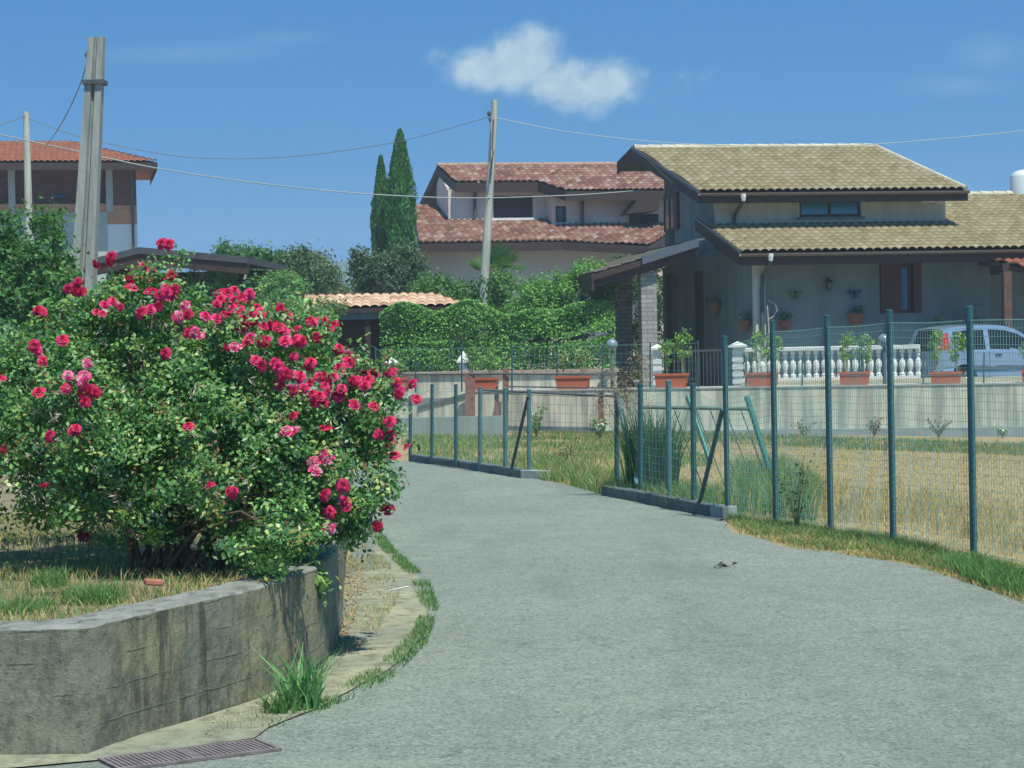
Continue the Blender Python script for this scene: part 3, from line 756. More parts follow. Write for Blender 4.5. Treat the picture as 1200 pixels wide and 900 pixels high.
# rusty gate posts with rails, just in front of the retaining wall
o0 = wl(592, -.35); o0.z = gh(o0.x, o0.y); e = empty('rusty_rail_fence', o0, 0, 'rusty brown posts with dark rails in front of the retaining wall', 'fence')
wz = lambda x, y, b=-.35: wlz(x, y, b)
for x, ty, by, r_, mt in ((551, 437, 488, .11, m_rust), (592.5, 432, 520, .07, m_rust), (582, 462, 488, .05, m_rust), (704, 460, 503, .055, m_rust), (717, 436, 456, .03, m_rust)):
    post(e, o0, wz(x, by), wz(x, ty), r_, mt, 'post', True)
for a, b, r_ in (((565, 457), (735, 465), .032), ((470, 439), (592, 438), .022), ((592, 438), (722, 439), .02), ((596, 453), (735, 455), .018)):
    post(e, o0, wz(*a, -.45), wz(*b, -.45), r_, m_dk, 'rail', cap=False)
wire_panel(e, o0, [(wz(596, 503, -.4), wz(596, 462, -.4), wz(724, 507, -.4), wz(724, 465, -.4))], .13, .2, .004, m_dk)
# thin fence on top of the retaining wall
o0 = wl(600, .1); o0.z = ZW; e = empty('terrace_fence', o0, 0, 'thin green wire fence on top of the retaining wall behind the planters', 'fence')
pb = []
for x in (440, 487, 541, 600, 653, 706, 762, 818, 874, 940, 1010, 1082, 1153, 1225, 1298):
    b = wlz(x, 455, .1); b.z = ZW - .02; tp = wlz(x, 406 + (0 if x < 860 else (x - 860) * -.0), .1); tp.z = wlz(600, 405, .1).z
    if x > 860: tp.z = wlz(600, 424, .1).z
    pb.append((b, tp)); post(e, o0, b, tp, .02, m_gp)
wire_panel(e, o0, [(b0 + Vector((0, -.025, .02)), t0 + Vector((0, -.025, -.03)), b1 + Vector((0, -.025, .02)), t1 + Vector((0, -.025, -.03))) for (b0, t0), (b1, t1) in zip(pb[:8], pb[1:8])], .12, .2, .002)

# ---------------------------------------------------------------- grass and weeds
pxpoly = lambda pts, off=0: [xy(G(*p, off)) for p in pts]
verge = pxpoly([(852, 608), (905, 613), (975, 623), (1045, 632), (1142, 655), (1250, 682), (1330, 760), (1200, 706), (1120, 676), (1060, 659), (1000, 650), (930, 641), (868, 624)])
g = blades('verge_grass', scatter(verge, 15000, patch=(1.3, -.22)), .075, .006, GREEN + DRY[:3], [3, 3, 2, 2, 1.2, .8, .8], .8); tag(g, 'short green grass on the verge between road and tall fence', 'grass', kind='stuff')
vd = pxpoly([(848, 609), (868, 626), (930, 644), (1000, 653), (1060, 662), (1120, 680), (1200, 709), (1300, 745), (1300, 715), (1200, 690), (1120, 660), (1000, 638), (930, 628), (868, 612)])
g = blades('dry_thatch', scatter(vd, 9000, patch=(1.8, -.1), off=.008), .035, .006, DRY + GREEN[:1], [3, 3, 3, 1, 2], 1.3); tag(g, 'matted dry grass where the verge meets the road', 'grass', kind='stuff')
vr_ = pxpoly([(1105, 664), (1150, 664), (1210, 684), (1330, 735), (1330, 762), (1200, 706), (1130, 682)])
g = blades('lush_grass', scatter(vr_, 7000, patch=(2.2, -.3)), .11, .007, GREEN, None, .7); tag(g, 'thick lush green grass at the right edge of the road', 'grass', kind='stuff')
vb = [q for q in pxpoly([(880, 604), (980, 612), (1060, 616), (1200, 650), (1300, 680), (1320, 640), (1200, 600), (1060, 575), (960, 570), (885, 575)])]
g = blades('dry_grass', scatter(vb, 6500, patch=(1.6, -.05)), .15, .006, DRY + GREEN[:1], [3, 3, 2, 3, 1.2], .6); tag(g, 'tall dry straw coloured grass behind the tall fence', 'grass', kind='stuff')
vb2 = pxpoly([(853, 603), (905, 606), (955, 613), (962, 585), (925, 560), (860, 560)])
g = blades('weeds', scatter(vb2, 7000, patch=(2.5, -.3)), .36, .008, GREEN + DRY[:2], [2, 3, 3, 1, 1, 1], .5); tag(g, 'rough green weeds at the foot of the second tall post', 'weeds', kind='stuff')
fieldp = pxpoly([(640, 562), (705, 574), (850, 600), (975, 618), (1145, 648), (1350, 700), (1350, 525), (1100, 519), (760, 509), (640, 512)])
g = blades('field_stubble', scatter(fieldp, 42000), .045, .008, DRY + GREEN[:1], [4, 4, 3, 2, .5], .9); tag(g, 'mown straw stubble covering the field behind the fence', 'stubble', kind='stuff')
mid = pxpoly([(485, 540), (560, 546), (625, 556), (700, 573), (720, 560), (840, 545), (800, 520), (700, 512), (600, 512), (500, 505), (470, 520)])
g = blades('lawn_grass', scatter(mid, 18000, patch=(.5, -.08)), .1, .012, GREEN + DRY[:2], [3, 3, 3, 1, 1.5, 1.5], .6); tag(g, 'patchy green lawn between the far kerb and the low wall', 'grass', kind='stuff')
strip = pxpoly([(600, 516), (700, 517), (850, 520), (1000, 528), (1100, 531), (1300, 539), (1300, 523), (1100, 518), (900, 511), (700, 504), (600, 502)])
g = blades('wall_foot_grass', scatter(strip, 16000, patch=(.9, -.16)), .10, .012, [(.10, .24, .08), (.13, .28, .09), (.08, .18, .06), (.25, .27, .12), DRY[0]]); tag(g, 'strip of green grass at the foot of the retaining wall', 'grass', kind='stuff')
gap = pxpoly([(632, 562), (660, 567), (710, 582), (716, 572), (690, 550), (640, 540), (620, 552)])
g = blades('weeds', scatter(gap, 5200, patch=(1.2, -.2)), .2, .009, GREEN + DRY, [3, 3, 2, 1, 1, 1, 1, 1], .7); tag(g, 'mixed green and dry weeds between the two kerbs', 'weeds', kind='stuff')
kp = pxpoly([(705, 581), (770, 593), (848, 608), (850, 585), (770, 572), (712, 565)])
g = blades('weeds', scatter(kp, 4200, patch=(1.6, -.2)), .22, .008, GREEN + DRY[:2], [3, 3, 3, 2, 1, 1], .6); tag(g, 'weeds growing inside the short fence on the kerb', 'weeds', kind='stuff')
g = blades('apron_grass', scatter(ip + op[::-1], 5200, patch=(2.2, -.06)), .045, .005, GREEN, None, .8); tag(g, 'narrow curved strip of grass between the cement apron and the road', 'grass', kind='stuff')
tp = pxpoly([(315, 846), (335, 822), (362, 806), (392, 812), (372, 838), (340, 850)])
def tuft(name, c, rad, n, h, w, cols, label, cat, bend=.6, lean=.5):
    a = rng.uniform(0, 2 * PI, n); r_ = rad * np.sqrt(rng.random(n)); pos = np.column_stack([c[0] + r_ * np.cos(a), c[1] + r_ * np.sin(a), np.full(n, c[2])])
    g = blades(name, pos, h, w, cols, None, bend); return tag(g, label, cat)
c = G(352, 832); tuft('grass_tuft', c, .10, 130, .26, .014, [(.16, .34, .13), (.20, .42, .16), (.12, .27, .10)], 'broad bladed green grass tuft growing at the foot of the mossy wall', 'grass tuft', .75)
gut = pxpoly([(392, 765), (395, 700), (403, 655), (425, 640), (455, 660), (470, 700), (440, 750), (380, 800), (310, 850), (240, 868), (250, 842), (307, 824), (373, 792)])
g = blades('gutter_weeds', scatter(gut, 1500, patch=(2.0, .12), off=.014), .035, .004, DRY + GREEN[:2], None, .9); tag(g, 'sparse dry weeds and moss on the cement apron along the wall', 'weeds', kind='stuff')
v = scatter(gut, 900, off=.02); vv, ff, cc = leaves(v, np.tile([0, 0, 1.0], (len(v), 1)), .014, .6, [(.22, .16, .09), (.30, .24, .14), (.12, .10, .06)], None, .4, 0)
g = np_mesh('apron_litter', vv, ff, attr_mat('dry_leaf', .8, .1, .1), None, cc); tag(g, 'fine litter scattered over the cement apron', 'litter', kind='stuff')
c = G(330, 838); tuft('grass_tuft', c, .08, 110, .11, .010, GREEN, 'low grass tuft left of the broad bladed tuft', 'grass tuft', .9)
# bed grass: dry and green, plus litter
bp = [(x, y) for x, y in bed if y < 17]
bpoly = [(-4, bed[1][1] + .02)] + [q for q in bed[1:7]] + [(-1.25, 12.5), (-1.6, 14.5), (-5, 14.5)]
g = blades('bed_grass', scatter(bpoly, 21000, bedh, patch=(1.2, -.22)), .055, .005, DRY + GREEN, [2.5, 2.5, 2, 1.5, 2, 2, 2, 1], .9); tag(g, 'mixed dry and green grass on the raised bed under the roses', 'grass', kind='stuff')
def onbed(px, py):
    d = ray(px, py); d /= d.y; t_ = (.53 - CAMP.z) / d.z; p = CAMP + d * t_; return Vector((p.x, p.y, bedh(p.x, p.y)))
for (px, py, rad, n, h) in ((110, 700, .16, 700, .10), (30, 712, .14, 420, .08), (60, 690, .1, 200, .1), (140, 640, .2, 420, .12)):
    c = onbed(px, py)
    lab = {110: 'dense green grass tuft on the raised bed near the wall edge', 30: 'green grass tuft at the left of the raised bed', 60: 'thin green tuft between two tufts on the bed', 140: 'pale tuft close under the rose bush'}[px]
    tuft('grass_tuft', c, rad, n, h, .005, GREEN[1:3] + [(.16, .30, .09)], lab, 'grass tuft', .8)
# brick shard on the wall
c = onbed(180, 699); mb = MB(); mb.box(-.045, -.03, 0, .045, .03, .03); o = mb.build('brick_shard', simple('brick_red', (.42, .16, .10), .9, .2, 20)); o.location = (c.x, c.y, .585); o.rotation_euler = (0, .1, .4); bevel(o, .008); tag(o, 'small piece of red brick lying on the wall top by the bed', 'brick')
# fallen leaves by the wall, white stick
pz = pxpoly([(392, 765), (400, 700), (402, 655), (415, 655), (430, 680), (418, 720), (405, 765)])
v = scatter(pz, 420, off=.02); vv, ff, cc = leaves(v, np.tile([0, 0, 1.0], (len(v), 1)), .025, .6, [(.35, .19, .08), (.42, .27, .14), (.25, .12, .06)], None, .3, 0)
g = np_mesh('fallen_leaves', vv, ff, attr_mat('dry_leaf', .8, .1, .1), None, cc); tag(g, 'brown fallen leaves gathered along the foot of the wall', 'leaves', kind='stuff')
mb = MB(); mb.tube([G(456, 692, .02), G(479, 687, .02)], .004, 6); o = mb.build('white_stick', simple('white_plastic', (.75, .75, .72), .5, .05)); tag(o, 'thin white stick lying on the cement apron', 'stick')
# dark debris on the road
v = scatter(pxpoly([(838, 668), (862, 668), (862, 661), (840, 661)]), 26, off=.012); vv, ff, cc = leaves(v, np.tile([0, 0, 1.0], (len(v), 1)), .05, .5, [(.05, .05, .04), (.08, .08, .05)], None, .4, 0)
g = np_mesh('leaf_litter', vv, ff, attr_mat('dry_leaf', .8, .1, .1), None, cc); tag(g, 'small dark heap of litter on the bare road', 'litter', kind='stuff')

# tall reeds with brown plumes in the pen
c = G(768, 585); c.y += .5; c.z = gh(c.x, c.y)
e = empty('reed_clump', c, 0, 'tall green reed clump with brown feathery plumes behind the short fence', 'plant')
n = 900; a = rng.uniform(0, 2 * PI, n); r_ = .32 * np.sqrt(rng.random(n)); pos = np.column_stack([r_ * np.cos(a), r_ * .6 * np.sin(a), np.zeros(n)])
blades('leaf_blades', pos, .95, .018, [(.05, .16, .06), (.08, .20, .07), (.04, .11, .05)], None, .3, parent=e)
st = MB(); pl = []
for i in range(26):
    tx = rng.uniform(700, 768); ty = rng.uniform(408, 470) if tx > 735 else rng.uniform(425, 475); q = P(tx, ty, c.y) - c; b = Vector((rng.uniform(-.25, .2), rng.uniform(-.1, .1), 0))
    st.tube([b, b.lerp(q, .5) + Vector((.03, 0, .08)), q], .005, 4, .002); pl.append((q, .0))
st.build('stem', simple('reed_stem', (.20, .19, .09), .8, .2), e)
pp = []
for q, _ in pl:
    m_ = 60; s = rng.normal(0, 1, (m_, 3)) * [.055, .055, .10]; pp.append(np.array(q) + s - [0, 0, .06])
pp = np.concatenate(pp); vv, ff, cc = leaves(pp, rng.normal(0, 1, pp.shape), .03, .35, [(.34, .24, .13), (.42, .32, .19), (.25, .17, .09)], None, .5)
np_mesh('plume', vv, ff, attr_mat('dry_leaf', .8, .1, .1), e, cc)
def stalk_plant(px, py, Y, h, n, label, cols, spread=.16, leaf=.05, flowers=None):
    c = P(px, py, Y); c.z = gh(c.x, c.y); e = empty('weed_plant', c, 0, label, 'plant'); mb = MB(); pts = []
    for i in range(n):
        a = rng.uniform(0, 2 * PI); tip = Vector((math.cos(a) * spread * rng.uniform(.3, 1), math.sin(a) * spread, h * rng.uniform(.6, 1))); mb.tube([(0, 0, 0), tip * .5 + Vector((0, 0, h * .1)), tip], .006, 4, .002)
        for k in range(10): pts.append(tip * rng.uniform(.3, 1.05) + Vector(rng.normal(0, .03, 3)))
    mb.build('stem', simple('weed_stem', (.16, .2, .08), .8, .2), e); pts = np.array(pts)
    vv, ff, cc = leaves(pts, rng.normal(0, 1, pts.shape) + [0, 0, .6], leaf, .5, cols); np_mesh('leaves', vv, ff, attr_mat('leaf'), e, cc)
    if flowers: 
        k = pts[rng.random(len(pts)) < .2]; vv, ff, cc = leaves(k + [0, 0, .02], rng.normal(0, 1, k.shape), leaf, .8, [flowers]); np_mesh('flowers', vv, ff, attr_mat('petal', .6, .2, .2), e, cc)
stalk_plant(629, 520, 44, .75, 14, 'leafy weed with white flowers near the wall, right of the leaning brace', GREEN, .22, .09, (.7, .68, .6))
stalk_plant(703, 522, 44, .5, 12, 'small leafy weed with white flowers before the rusty post', GREEN, .25, .09, (.7, .68, .6))
stalk_plant(1025, 519, 45.0, .42, 14, 'reddish twiggy shrub at the wall foot behind the third post', [(.20, .12, .11), (.12, .12, .08)], .25, .07)
stalk_plant(1100, 519, 44.6, .42, 14, 'greyish twiggy shrub at the wall foot left of the nearest post', [(.26, .22, .20), (.14, .16, .10)], .34, .07)
stalk_plant(942, 515, 45.2, .36, 12, 'low leafy weed at the wall foot between first and second tall posts', [(.12, .19, .10), (.2, .24, .16)], .3, .07, (.55, .55, .5))
stalk_plant(1175, 524, 44.4, .22, 9, 'small weed with white flowers at the right of the wall foot', GREEN, .2, .07, (.75, .75, .72))
stalk_plant(934, 622, G(934, 622).y, .85, 9, 'tall thin arching weed standing behind the tall fence', [(.10, .16, .07), (.16, .2, .1)], .22, .05)
stalk_plant(668, 556, 33, .45, 16, 'dry greyish weed on the field left of the short fence', [(.40, .36, .24), (.22, .25, .13)], .25, .05)
# ================================================================ BUILDINGS
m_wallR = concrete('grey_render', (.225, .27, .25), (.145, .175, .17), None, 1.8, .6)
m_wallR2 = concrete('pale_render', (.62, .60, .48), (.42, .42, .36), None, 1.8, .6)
m_wood = simple('dark_brown_wood', (.055, .035, .03), .6, .3, 10, .2)
m_wood2 = simple('brown_shutter', (.10, .045, .03), .6, .25, 10, .2)
m_gut = simple('brown_gutter', (.17, .13, .10), .5, .15, 6, .1, .5)
m_pipe = simple('dark_pipe', (.09, .085, .085), .5, .15, 6, .1, .5)
m_white = simple('white_paint', (.74, .73, .68), .7, .06, 4, .1)
m_flash = simple('metal_flashing', (.10, .115, .13), .4, .1, 5, .05, .5)
m_glass = newmat('window_glass'); t = NT(m_glass); t.out((.02, .05, .07), .06, spec=.8)
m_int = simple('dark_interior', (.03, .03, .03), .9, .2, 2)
m_stone = newmat('stone_pillar'); t = NT(m_stone); br = t.n('ShaderNodeTexBrick'); br.inputs['Scale'].default_value = 1; br.inputs['Brick Width'].default_value = .32; br.inputs['Row Height'].default_value = .11; br.inputs['Mortar Size'].default_value = .008
br.inputs['Color1'].default_value = (.38, .37, .33, 1); br.inputs['Color2'].default_value = (.24, .24, .22, 1); br.inputs['Mortar'].default_value = (.14, .14, .13, 1)
cx = t.n('ShaderNodeTexCoord'); sx = t.n('ShaderNodeSeparateXYZ'); cc_ = t.n('ShaderNodeCombineXYZ'); t.l(cx.outputs['Object'], sx.inputs[0]); t.l(t.math('ADD', sx.outputs[0], sx.outputs[1]), cc_.inputs[0]); t.l(sx.outputs[2], cc_.inputs[1]); t.l(cc_.outputs[0], br.inputs['Vector'])
t.out(br.outputs['Color'], .9, t.noise(20, 4), .5, .01)
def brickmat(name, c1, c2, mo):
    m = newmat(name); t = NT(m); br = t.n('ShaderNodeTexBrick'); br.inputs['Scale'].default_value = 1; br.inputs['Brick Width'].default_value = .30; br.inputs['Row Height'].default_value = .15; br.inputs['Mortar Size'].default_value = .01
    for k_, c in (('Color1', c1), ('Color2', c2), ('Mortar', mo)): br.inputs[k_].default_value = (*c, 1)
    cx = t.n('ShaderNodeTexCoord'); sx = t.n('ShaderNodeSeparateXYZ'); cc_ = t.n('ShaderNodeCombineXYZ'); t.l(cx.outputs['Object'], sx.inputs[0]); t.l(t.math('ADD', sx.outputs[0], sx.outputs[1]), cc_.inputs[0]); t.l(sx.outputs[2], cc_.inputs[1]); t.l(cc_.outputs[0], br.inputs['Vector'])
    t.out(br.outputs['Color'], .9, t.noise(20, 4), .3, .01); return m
m_brick = brickmat('orange_hollow_brick', (.46, .20, .11), (.38, .15, .08), (.30, .22, .17))

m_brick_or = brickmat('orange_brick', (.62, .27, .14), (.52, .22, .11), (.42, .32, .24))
m_brick_shade = brickmat('eave_shaded_brick', (.20, .085, .06), (.15, .065, .05), (.12, .09, .075))  # brick colour darkened to carry the shade under the eaves
def window(parent, fr_mat, axis, c, a0, a1, z0, z1, panes=2, fw=.06, deep=.10, sgn=1, glass=None, lab=None):
    """frame with bars, set back in its opening; panes are sub-parts"""
    f = MB(); cs = c + sgn * deep
    def bx(m, p0, p1, q0, q1, d0, d1):
        lo, hi = min(cs + sgn * d0, cs + sgn * d1), max(cs + sgn * d0, cs + sgn * d1)
        if axis == 'v': m.box(p0, lo, q0, p1, hi, q1)
        else: m.box(lo, p0, q0, hi, p1, q1)
    bx(f, a0, a1, z0, z0 + fw, 0, .06); bx(f, a0, a1, z1 - fw, z1, 0, .06)
    w = (a1 - a0 - fw) / panes
    for i in range(panes + 1): bx(f, a0 + i * w, a0 + i * w + fw, z0 + fw, z1 - fw, 0.002, .058)
    o = f.build('window', fr_mat, parent)
    for i in range(panes):
        g = MB(); bx(g, a0 + i * w + fw, a0 + (i + 1) * w, z0 + fw, z1 - fw, .02, .03); g.build('pane', glass or m_glass, o)
    return o
def gutter(parent, u0, u1, v, z, mat=None):
    mb = MB(); n = 8; r = .075; pr = [(-r * math.cos(PI * i / n), -r * math.sin(PI * i / n)) for i in range(n + 1)]
    for i in range(n):
        (a, b), (c, d) = pr[i], pr[i + 1]; a2, b2, c2, d2 = a * .88, b * .88, c * .88, d * .88
        mb.add([(u0, v + a, z + b), (u1, v + a, z + b), (u1, v + c, z + d), (u0, v + c, z + d), (u0, v + a2, z + b2), (u1, v + a2, z + b2), (u1, v + c2, z + d2), (u0, v + c2, z + d2)], [(0, 1, 2, 3), (7, 6, 5, 4), (0, 4, 5, 1), (3, 2, 6, 7)])
    return mb.build('gutter', mat or m_gut, parent)

# ---------------------------------------------------------------- right house, tan tiles
H = Frame(1000, 400, 53.5, R(9), YARD)
eR = empty('house', H.o, H.th, 'grey rendered house with tan tiled roofs, porch and balustrade behind the retaining wall', 'house')
# main (lower) roof plane through the front eave
VE = -3.3
uE, zE = H.v(868, 297, VE); _, zt1 = H.v(868, 262, -.0); 
uTop, zTop = H.v(960, 263, 0.0)
p1_ = (zTop - (H.v(960, 295.5, VE)[1])) / (0 - VE); z1_ = H.v(960, 295.5, VE)[1]
print('R lower roof pitch', p1_, 'eave z', z1_)
RP = lambda px, py: H.roof(px, py, z1_, p1_, VE)
ul, zl = H.v(840, 262, 0.0); ur, _ = H.v(1108, 250, 0.0)          # upper storey corners
uv = RP(814, 264); print('verge top', uv, 'ul', ul, 'ur', ur, 'uE', uE)
vR = RP(1150, 229)[1]; uFar = H.v(1330, 290, VE)[0]; print('ridge v', vR)
roof_low = [(uE, VE), (uFar, VE), (uFar, vR), (ur + .02, vR), (ur + .02, -.02), (uv[0], -.02)]
# two u-monotone pieces
tile_surface('roof_tiles', m_tile_tan, eR, [(uE, VE), (ur, VE), (ur, 0.0), (uE, 0.0)], z1_, p1_, VE)
tile_surface('roof_tiles', m_tile_tan, eR, [(ur, VE), (uFar, VE), (uFar, vR), (ur, vR)], z1_, p1_, VE)
sb = MB(); slab(sb, [(uE, VE), (uFar, VE), (uFar, vR), (ur, vR), (ur, 0), (uE, 0)], z1_, p1_, VE, .20, .012); sb.build('roof_boards', m_wood, eR)
fb = MB(); fb.box(uE - .03, VE - .06, z1_ - .30, uFar, VE - .004, z1_ - .03); sl = lambda v: z1_ + p1_ * (v - VE)
fb.prism([(uE - .06, VE - .06, z1_ - .30), (uE - .004, VE - .06, z1_ - .30), (uE - .004, .9, sl(.9) - .30), (uE - .06, .9, sl(.9) - .30)], [(uE - .06, VE - .06, z1_ + .05), (uE - .004, VE - .06, z1_ + .05), (uE - .004, .9, sl(.9) + .05), (uE - .06, .9, sl(.9) + .05)])
fb.build('fascia', m_wood, eR); gutter(eR, uE - .05, uFar, VE - .14, z1_ - .02)
vf = MB(); vf.prism([(uE - .075, VE - .06, z1_ + .0), (uE - .0605, VE - .06, z1_ + .0), (uE - .0605, .9, sl(.9)), (uE - .075, .9, sl(.9))], [(uE - .075, VE - .06, z1_ + .07), (uE - .0605, VE - .06, z1_ + .07), (uE - .0605, .9, sl(.9) + .07), (uE - .075, .9, sl(.9) + .07)]); vf.build('verge_flashing', m_flash, eR)
# right part: back slope, ridge
bk = MB(); zr = sl(vR); bk.prism([(ur, vR, zr - .2), (uFar, vR, zr - .2), (uFar, vR + 5, zr - 1.6), (ur, vR + 5, zr - 1.6)], [(ur, vR, zr), (uFar, vR, zr), (uFar, vR + 5, zr - 1.4), (ur, vR + 5, zr - 1.4)]); bk.build('back_roof', m_tile_tan, eR)
def ridge(parent, u0, u1, v, z, mat, mbm=None):
    mb = MB(); u = u0
    while u < u1 - .05:
        e_ = min(u + .4, u1); n = 6; a = [(u, v + .13 * math.cos(PI * i / n), z + .11 * math.sin(PI * i / n)) for i in range(n + 1)]; b = [(e_, v + .115 * math.cos(PI * i / n), z - .01 + .10 * math.sin(PI * i / n)) for i in range(n + 1)]
        mb.add(a + b, [(i + 1, i, n + 1 + i, n + 2 + i) for i in range(n)]); u += .39
    return mb.build('ridge_tiles', mat, parent)
m_ridge = simple('pale_ridge_tile', (.50, .46, .34), .85, .2, 2)
ridge(eR, ur + .1, uFar, vR, zr + .02, m_ridge)
# upper storey
VF = -.9
uA, zA = H.v(820, 226, VF); uB, zB = H.v(1132, 223, VF); zU = (zA + zB) / 2
pU = .30
ra = H.roof(742, 174, zU, pU, VF); rb = H.roof(1025, 173.5, zU, pU, VF); vUR = (ra[1] + rb[1]) / 2; uA2 = (uA + ra[0]) / 2
print('upper eave', uA, uB, zA, zB, 'ridge', ra, rb)
uR0 = ra[0]; uR1 = max(rb[0], ra[0] + 3)
tile_surface('upper_roof_tiles', m_tile_tan, eR, [(uA, VF), (uB, VF), (rb[0], vUR), (ra[0], vUR)], zU, pU, VF)
sb = MB(); slab(sb, [(uA, VF), (uB, VF), (rb[0], vUR), (ra[0], vUR)], zU, pU, VF, .18, .012); sb.build('upper_roof_boards', m_wood, eR)
su = lambda v: zU + pU * (v - VF); zUR = su(vUR); vBK = vUR + 1.1
bk = MB(); zb_ = zUR - pU * (vBK - vUR); bk.prism([(uR0, vUR, zUR - .2), (rb[0], vUR, zUR - .2), (uB, vBK, zb_ - .2), (uR0 - .2, vBK, zb_ - .2)], [(uR0, vUR, zUR), (rb[0], vUR, zUR), (uB, vBK, zb_), (uR0 - .2, vBK, zb_)]); bk.build('upper_back_roof', m_wood, eR)
ridge(eR, uR0, rb[0], vUR, zUR + .02, m_ridge)
hp_ = MB(); hp_.tube([(rb[0], vUR, zUR + .05), (uB, VF, zU + .05)], .07, 6); hp_.build('hip_tiles', m_ridge, eR)
fb = MB(); fb.box(uA - .03, VF - .06, zU - .27, uB + .03, VF - .004, zU - .03)
def strip(mb, a, b, dz0, dz1, w): # a,b=(u,v,z)
    (u0, v0, z0), (u1, v1, z1) = a, b
    mb.prism([(u0 - w, v0, z0 + dz0), (u0 - .004, v0, z0 + dz0), (u1 - .004, v1, z1 + dz0), (u1 - w, v1, z1 + dz0)], [(u0 - w, v0, z0 + dz1), (u0 - .004, v0, z0 + dz1), (u1 - .004, v1, z1 + dz1), (u1 - w, v1, z1 + dz1)])
strip(fb, (uA, VF - .06, zU), (uR0, vUR, zUR), -.27, .06, .06); strip(fb, (uR0, vUR + .003, zUR), (uR0 - .2, vBK, zb_), -.27, .06, .06)
fb.build('fascia', m_wood, eR); gutter(eR, uA - .05, uB + .03, VF - .14, zU - .02)
vf = MB(); strip(vf, (uA - .058, VF - .06, zU), (uR0 - .058, vUR, zUR), -.01, .075, .018); vf.build('verge_flashing', m_flash, eR)
# upper walls
wz0, wz1 = H.v(970, 254, 0)[1], H.v(970, 234, 0)[1]; wu0, wu1 = H.v(937, 245, 0)[0], H.v(1009, 245, 0)[0]
zbase = sl(0) - .25; zt_front = su(0) - .19
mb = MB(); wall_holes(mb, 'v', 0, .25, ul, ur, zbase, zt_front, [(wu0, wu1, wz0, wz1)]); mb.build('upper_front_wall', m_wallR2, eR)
window(eR, m_wood, 'v', 0, wu0, wu1, wz0, wz1, 2, .07, .08, 1, simple('sky_reflection_glass', (.05, .22, .32), .15, .1, 3, 0, .8))  # reflected sky is painted into the panes as blue
sill = MB(); sill.box(wu0 - .08, -.07, wz0 - .07, wu1 + .08, -.003, wz0 - .004); sill.build('window_sill', m_wallR, eR)
# gable (left) wall with its window
gv0, gz0 = H.u(791, 271, ul); gv1, gz1 = H.u(779, 228, ul); gy0, gy1 = min(gv0, gv1), max(gv0, gv1)
print('gable window v', gv0, gv1, gz0, gz1)
gv0, gv1 = 3.1, 4.5; vb_ = vUR + .5
def gable_pts(v): return (su(v) if v <= vUR else zUR - pU * (v - vUR)) - .19
mb = MB()
def pw(a, b, z0f, z1f, x0, x1):
    mb.prism([(x0, a, z0f), (x1, a, z0f), (x1, b, z0f), (x0, b, z0f)], [(x0, a, z1f(a)), (x1, a, z1f(a)), (x1, b, z1f(b)), (x0, b, z1f(b))])
gz0 = H.u(785, 271, ul)[1]; gz1 = H.u(785, 228, ul)[1]
a_, b_ = H.u(792, 250, ul)[0], H.u(779, 250, ul)[0]; a_, b_ = min(a_, b_), max(a_, b_); print('gable win', a_, b_, gz0, gz1)
GB = 2.3
pw(.2505, a_, GB, gable_pts, ul, ul + .25); pw(b_, vUR, GB, gable_pts, ul, ul + .25); pw(vUR, vb_, GB, gable_pts, ul, ul + .25)
mb.box(ul, a_, GB, ul + .25, b_, gz0); pw(a_, b_, gz1, gable_pts, ul, ul + .25)
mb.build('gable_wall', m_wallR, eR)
window(eR, m_wood, 'u', ul, a_, b_, gz0, gz1, 2, .09, -.035, 1)
sh = MB(); sh.box(ul - .09, a_ - .45, gz0, ul - .004, a_ - .01, gz1); sh.build('shutter', m_wood2, eR)
mb = MB(); pw(.2505, vUR, 0, gable_pts, ur - .25, ur); pw(vUR, vb_, 0, gable_pts, ur - .25, ur); mb.build('right_gable_wall', m_wallR, eR)
mb = MB(); mb.box(ul + .2505, vb_ - .25, 0, ur - .2505, vb_, gable_pts(vb_)); mb.build('back_wall', m_wallR, eR)
# ground floor
VG = -1.9
uC, _ = H.v(885, 400, VG); gz = lambda v: sl(v) - .22
w0, w1 = H.v(1031, 340, VG)[0], H.v(1080, 340, VG)[0]; wza, wzb = H.v(1055, 367, VG)[1], H.v(1055, 307, VG)[1]
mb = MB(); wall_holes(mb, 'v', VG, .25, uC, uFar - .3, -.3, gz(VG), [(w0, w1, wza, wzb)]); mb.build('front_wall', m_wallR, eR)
wi = w1 - w0
window(eR, m_wood2, 'v', VG, w0 + wi * .32, w1 - wi * .22, wza, wzb, 1, .08, .1)
for a, b in ((w0 + .02, w0 + wi * .5), (w1 - wi * .20, w1 - .02)):
    s_ = MB(); s_.box(a, VG - .05, wza, b, VG - .004, wzb)
    for i in range(9): z = wza + .08 + (wzb - wza - .16) * i / 9; s_.box(a + .05, VG - .064, z, b - .05, VG - .0505, z + .05)
    s_.build('shutter', m_wood2, eR)
